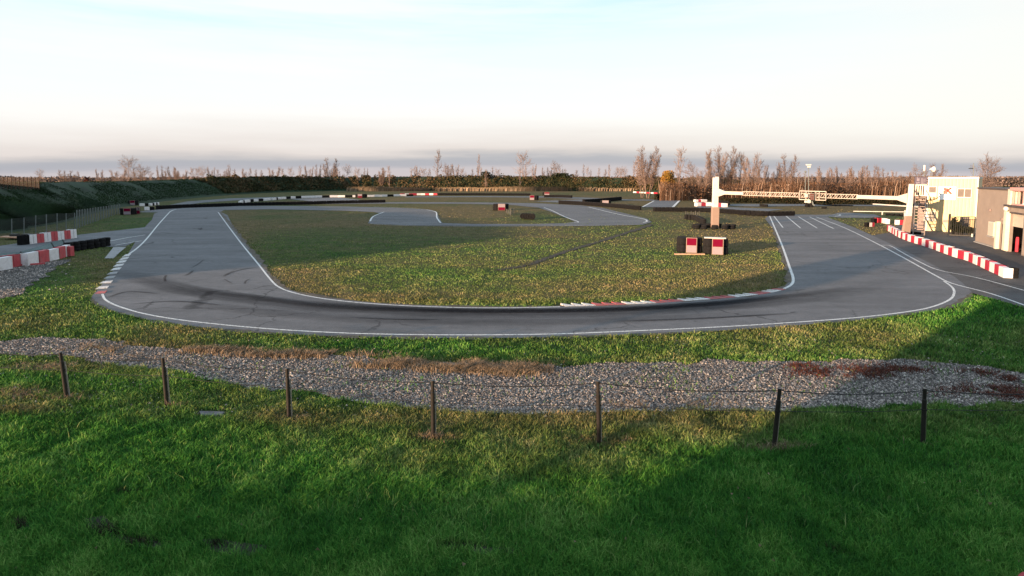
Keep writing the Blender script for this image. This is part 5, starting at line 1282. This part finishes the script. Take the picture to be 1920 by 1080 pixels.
# upper pink glazed storey set back
zu = hg+.05; mb = MB(); GW.slab(mb, uc, uc+.5, zc, hg+.1, -1.6, 1.6); mb.build('jamb', M['frame'], gar, origin=GW.P(uc, zc))
mb = MB(); GW.slab(mb, uc+.5, GW.len, hg+.0, hg+.25, -1.7, 1.75); GW.slab(mb, uc+.5, GW.len, zc, zc+.12, -.2, .1)
for k in range(12): u = uc+.5+k*1.0; GW.slab(mb, u, u+.16, zc+.1, hg, -.25, .12)
mb.build('pink_frame', M['pink'], gar, origin=GW.P(uc, zc))
mb = MB(); GW.slab(mb, uc+.4, GW.len, zc+.1, zc+(hg-zc)*.68, -1.0, .05); mb.build('upper_window', M['dark_room'], gar, origin=GW.P(uc, zc))
mb = MB(); GW.slab(mb, uc+.4, GW.len, zc+(hg-zc)*.68, hg, -.9, .05); mb.build('upper_panel', M['shutter'], gar, origin=GW.P(uc, zc))
mb = MB(); GW.slab(mb, uc-.1, GW.len, zc-.16, zc-.002, -.3, .5); mb.build('ledge', M['roofdark'], gar, origin=GW.P(uc, zc))
# parasol seen on upper deck : pale cone
p = GW.P(uc+3.0, zc+.1, -.55); mb = MB(); mb.tube([p, p+Vector((0, 0, .7))], [.62, .03], 10); tag(mb.build('folded_cover', M['white'], origin=p), 'pale pointed cover behind the pink upper frame of the garage', 'cover')
# things inside the garage
p = GW.P(du0+.25, 0.05, -.5)
mb = MB(); mb.box(p+Vector((0, 0, .55)), (.16, .2, 1.1), .5); mb.box(p+Vector((0, 0, 1.15)), (.12, .16, .1), .5); tag(mb.build('red_cabinet', M['red'], origin=p, bevel=.02), 'tall narrow red cabinet just inside the garage doorway', 'cabinet')
p = GW.P(du0+1.2, 0.03, -1.2); wb = empty('workbench', p, 'cluttered workbench under the half-open roller door', 'workbench')
mb = MB(); mb.box(p+Vector((0, 0, .95)), (1.5, .6, .06), .9); mb.build('bench_top', M['red_dusty'], wb, origin=p)
for s_ in (-.6, .6):
    for t_ in (-.22, .22): mb = MB(); q = Matrix.Rotation(.9, 3, 'Z')@Vector((s_, t_, 0)); mb.box(p+q+Vector((0, 0, .46)), (.06, .06, .92)); mb.build('leg', M['dark_metal'], wb, origin=p+q)
for k in range(9):
    q = Matrix.Rotation(.9, 3, 'Z')@Vector((random.uniform(-.65, .65), random.uniform(-.2, .2), 0)); top_ = k < 5; s_ = random.uniform(.14, .26)
    mb = MB()
    if k % 2: mb.lathe(p+q+Vector((0, 0, .98 if top_ else .02)), [(s_*.5, 0), (s_*.55, s_*.7), (s_*.25, s_*.9), (s_*.25, s_*1.3)], 10)
    else: tyre(mb, p+q+Vector((0, 0, (.98 if top_ else .02)+.0)), s_*.8, s_*.9, 10)
    tag(mb.build('canister' if k % 2 else 'kart_tyre', [M['white'], M['galv'], M['wood']][k % 3], origin=p+q+Vector((0, 0, .98 if top_ else .02))),
        ('%s %s %s the garage workbench' % (ordn(k+1), 'canister' if k % 2 else 'small wheel', 'on top of' if top_ else 'on the floor under')), 'workshop item', 'workshop clutter in the garage')

# ------------------------------------------------------------------ unseen casters added behind the camera (they throw the long shadows on the turf)
SUN_E = R(6); SUN_AZ = R(50); tsun = math.tan(SUN_E)
def hall(name, x0, x1, y1, dep, h, label):
    root = empty(name, ((x0+x1)/2, y1, 0), label, 'building')
    mb = MB(); mb.para(Vector((x0, y1-dep, -.02)), (x1-x0, 0, 0), (0, dep, 0), (0, 0, h-.3)); mb.build('wall', M['wall_plain'], root, origin=root.location)
    mb = MB(); mb.para(Vector((x0-.2, y1-dep-.2, h-.3)), (x1-x0+.4, 0, 0), (0, dep+.4, 0), (0, 0, .3)); mb.build('roof', M['roofdark'], root, origin=root.location)
    for k in range(3):
        mb = MB(); c = x0+(x1-x0)*(k+.5)/3; mb.box((c, y1+.01, 1.6), (1.6, .08, 1.2)); mb.build('window', M['glass'], root, origin=(c, y1, 1.6))
hall('shade_hall', -26.9, 22, -14, 10, 7.4, 'tall plain hall, added unseen behind the camera to cast shade')  # added hall, placed and sized to shade the right foreground
hall('low_shade_hall', -62, -27.3, -14, 9, 4.10, 'low flat-roofed hall, added unseen behind the camera to cast shade')  # lower added hall, its height sets the near shade edge
mb = MB(); mb.tube([(-28.6, -13.0, 0), (-28.6, -13.0, 4.5)], .17, 10); mb.box((-28.6, -13, 4.52), (.4, .4, .08)); tag(mb.build('shade_pole', M['galv'], origin=(-28.6, -13, 0)), 'stout grey pole, added unseen behind the camera to cast a thin shadow', 'shade_pole')  # pole added for the thin diagonal shadow on the grass

g = np.random.default_rng(301); n = 26000; Y = g.uniform(0, 60, n); X = -66+g.normal(size=n)*.9-(Y-10)*.05  # out-of-view hedge added to shade the left part of the infield
Z = 4.2+g.random(n)*np.interp(Y, [0, 5, 20, 40, 60], [2.5, 4.6, 4.4, 3.2, 2.2])
tag(tris_cloud('shade_hedge', np.stack([X, Y, Z], 1), .55, M['evergreen'], g.random(n), seed=301), 'dense clipped hedge, added unseen on the left bank to shade the infield', 'hedge')
root = empty('shade_tree', (-38.2, -11.6, 0), 'slim dark evergreen, added unseen behind the camera to cast a shade band', 'tree')  # tree added out of view for the dark band across the right track
k = 5000; z = g.uniform(6.6, 10.2, k); rr_ = 1.9*np.sqrt(g.random(k))*np.interp(z, [6.6, 7.5, 9.4, 10.2], [.7, 1, .8, .2]); a = g.random(k)*6.28
tris_cloud('crown', np.stack([rr_*np.cos(a), rr_*np.sin(a), z], 1), .4, M['evergreen'], g.random(k), seed=302, parent=root)
seg_mesh('trunk', [((0, 0, 0), (0, 0, 7.5), .16, .1)], 8, M['bark'], parent=root)
# ------------------------------------------------------------------ world, sun, camera
EXP = 1.6; GAIN = 2**EXP
w = bpy.data.worlds.new('World'); SC.world = w; w.use_nodes = True; nt = w.node_tree; bg = nt.nodes['Background']
tc = N(nt, 'ShaderNodeTexCoord'); sx = N(nt, 'ShaderNodeSeparateXYZ'); nt.links.new(tc.outputs['Generated'], sx.inputs[0])
def sk(r, g, b_, k=1.0): c = lin((r, g, b_)); return (c[0]*k, c[1]*k, c[2]*k, 1)
mp = N(nt, 'ShaderNodeMapping'); mp.inputs['Scale'].default_value = (1.2, 1.2, 14); nt.links.new(tc.outputs['Generated'], mp.inputs['Vector'])
n1 = noise(nt, mp.outputs[0], 1.6, 6, .6)
wv = N(nt, 'ShaderNodeMath'); wv.operation = 'MULTIPLY_ADD'; nt.links.new(n1.outputs['Fac'], wv.inputs[0]); wv.inputs[1].default_value = .055
nt.links.new(sx.outputs['Z'], wv.inputs[2])
off = N(nt, 'ShaderNodeMath'); off.operation = 'SUBTRACT'; nt.links.new(wv.outputs[0], off.inputs[0]); off.inputs[1].default_value = .0275
# arc of the low cloud: lower toward the sides
x2 = N(nt, 'ShaderNodeMath'); x2.operation = 'MULTIPLY'; nt.links.new(sx.outputs['X'], x2.inputs[0]); nt.links.new(sx.outputs['X'], x2.inputs[1])
x3 = N(nt, 'ShaderNodeMath'); x3.operation = 'MULTIPLY_ADD'; nt.links.new(x2.outputs[0], x3.inputs[0]); x3.inputs[1].default_value = .045; nt.links.new(off.outputs[0], x3.inputs[2])
mr = N(nt, 'ShaderNodeMath'); mr.operation = 'MULTIPLY'; nt.links.new(x3.outputs[0], mr.inputs[0]); mr.inputs[1].default_value = 1.0
sky_r = ramp(nt, mr.outputs[0], [(0, sk(218, 208, 210)), (.014, sk(212, 206, 210)), (.022, sk(188, 189, 198)), (.034, sk(184, 187, 196)), (.043, sk(216, 211, 211)), (.051, sk(236, 228, 225)), (.072, sk(249, 243, 240)), (.10, sk(254, 252, 250, 1.06)),
                             (.21, sk(236, 252, 255, 1.12)), (.28, sk(205, 240, 255, 1.12)), (.45, sk(195, 224, 245, 1.4)), (1.0, sk(150, 184, 215, 1.7))])
n2 = noise(nt, mp.outputs[0], .9, 7, .62); cl = ramp(nt, n2.outputs['Fac'], [(.44, (0, 0, 0, 1)), (.64, (.75, .75, .75, 1))])
hi = N(nt, 'ShaderNodeMapRange'); nt.links.new(sx.outputs['Z'], hi.inputs['Value']); hi.inputs['From Min'].default_value = .08; hi.inputs['From Max'].default_value = .2
cm = N(nt, 'ShaderNodeMath'); cm.operation = 'MULTIPLY'; nt.links.new(cl.outputs['Color'], cm.inputs[0]); nt.links.new(hi.outputs[0], cm.inputs[1])
c1 = mixc(nt, cm.outputs[0], sky_r.outputs['Color'], sk(255, 255, 255, 1.1))
# warm glow on the right side, pinkish grey on the left
rt = N(nt, 'ShaderNodeMapRange'); nt.links.new(sx.outputs['X'], rt.inputs['Value']); rt.inputs['From Min'].default_value = .15; rt.inputs['From Max'].default_value = .62; rt.inputs['To Max'].default_value = .85
zz = N(nt, 'ShaderNodeMapRange'); nt.links.new(sx.outputs['Z'], zz.inputs['Value']); zz.inputs['From Min'].default_value = .02; zz.inputs['From Max'].default_value = .07
zz2 = N(nt, 'ShaderNodeMapRange'); nt.links.new(sx.outputs['Z'], zz2.inputs['Value']); zz2.inputs['From Min'].default_value = .6; zz2.inputs['From Max'].default_value = .25
m1 = N(nt, 'ShaderNodeMath'); m1.operation = 'MULTIPLY'; nt.links.new(rt.outputs[0], m1.inputs[0]); nt.links.new(zz.outputs[0], m1.inputs[1])
m2 = N(nt, 'ShaderNodeMath'); m2.operation = 'MULTIPLY'; nt.links.new(m1.outputs[0], m2.inputs[0]); nt.links.new(zz2.outputs[0], m2.inputs[1])
c2 = mixc(nt, m2.outputs[0], c1, sk(255, 253, 248))
sky = N(nt, 'ShaderNodeTexSky'); sky.sky_type = 'NISHITA'; sky.sun_disc = False; sky.sun_elevation = SUN_E; sky.sun_rotation = SUN_AZ+math.pi
sky.air_density = 1; sky.dust_density = 2
BGS = .1
sc1 = N(nt, 'ShaderNodeVectorMath'); sc1.operation = 'SCALE'; nt.links.new(c2, sc1.inputs[0]); sc1.inputs['Scale'].default_value = 1.0/GAIN/BGS
c3 = mixc(nt, .08, sc1.outputs[0], sky.outputs['Color'])
nt.links.new(c3, bg.inputs['Color']); bg.inputs['Strength'].default_value = BGS
sl = bpy.data.lights.new('sun', 'SUN'); sl.energy = 5.0; sl.angle = R(.5); sl.color = (1.0, .66, .40)
so_ = bpy.data.objects.new('sun', sl); COL.objects.link(so_)
dv = Vector((math.sin(SUN_AZ)*math.cos(SUN_E), math.cos(SUN_AZ)*math.cos(SUN_E), -math.sin(SUN_E)))
so_.rotation_euler = dv.to_track_quat('-Z', 'Y').to_euler(); so_.location = (-30, -30, 30)
cd = bpy.data.cameras.new('camera'); cam = bpy.data.objects.new('camera', cd); COL.objects.link(cam); SC.camera = cam
cam.location = (0, 0, H); cam.rotation_euler = (math.pi/2-PITCH, 0, 0); cd.sensor_width = 36; cd.lens = 36*F/1920; cd.shift_y = -(540-CYP)/1920; cd.clip_end = 6000; cd.clip_start = .1
SC.render.engine = 'CYCLES'
SC.view_settings.view_transform = 'Standard'; SC.view_settings.look = 'None'; SC.view_settings.exposure = EXP; SC.view_settings.gamma = 1
SC.cycles.transparent_max_bounces = 12
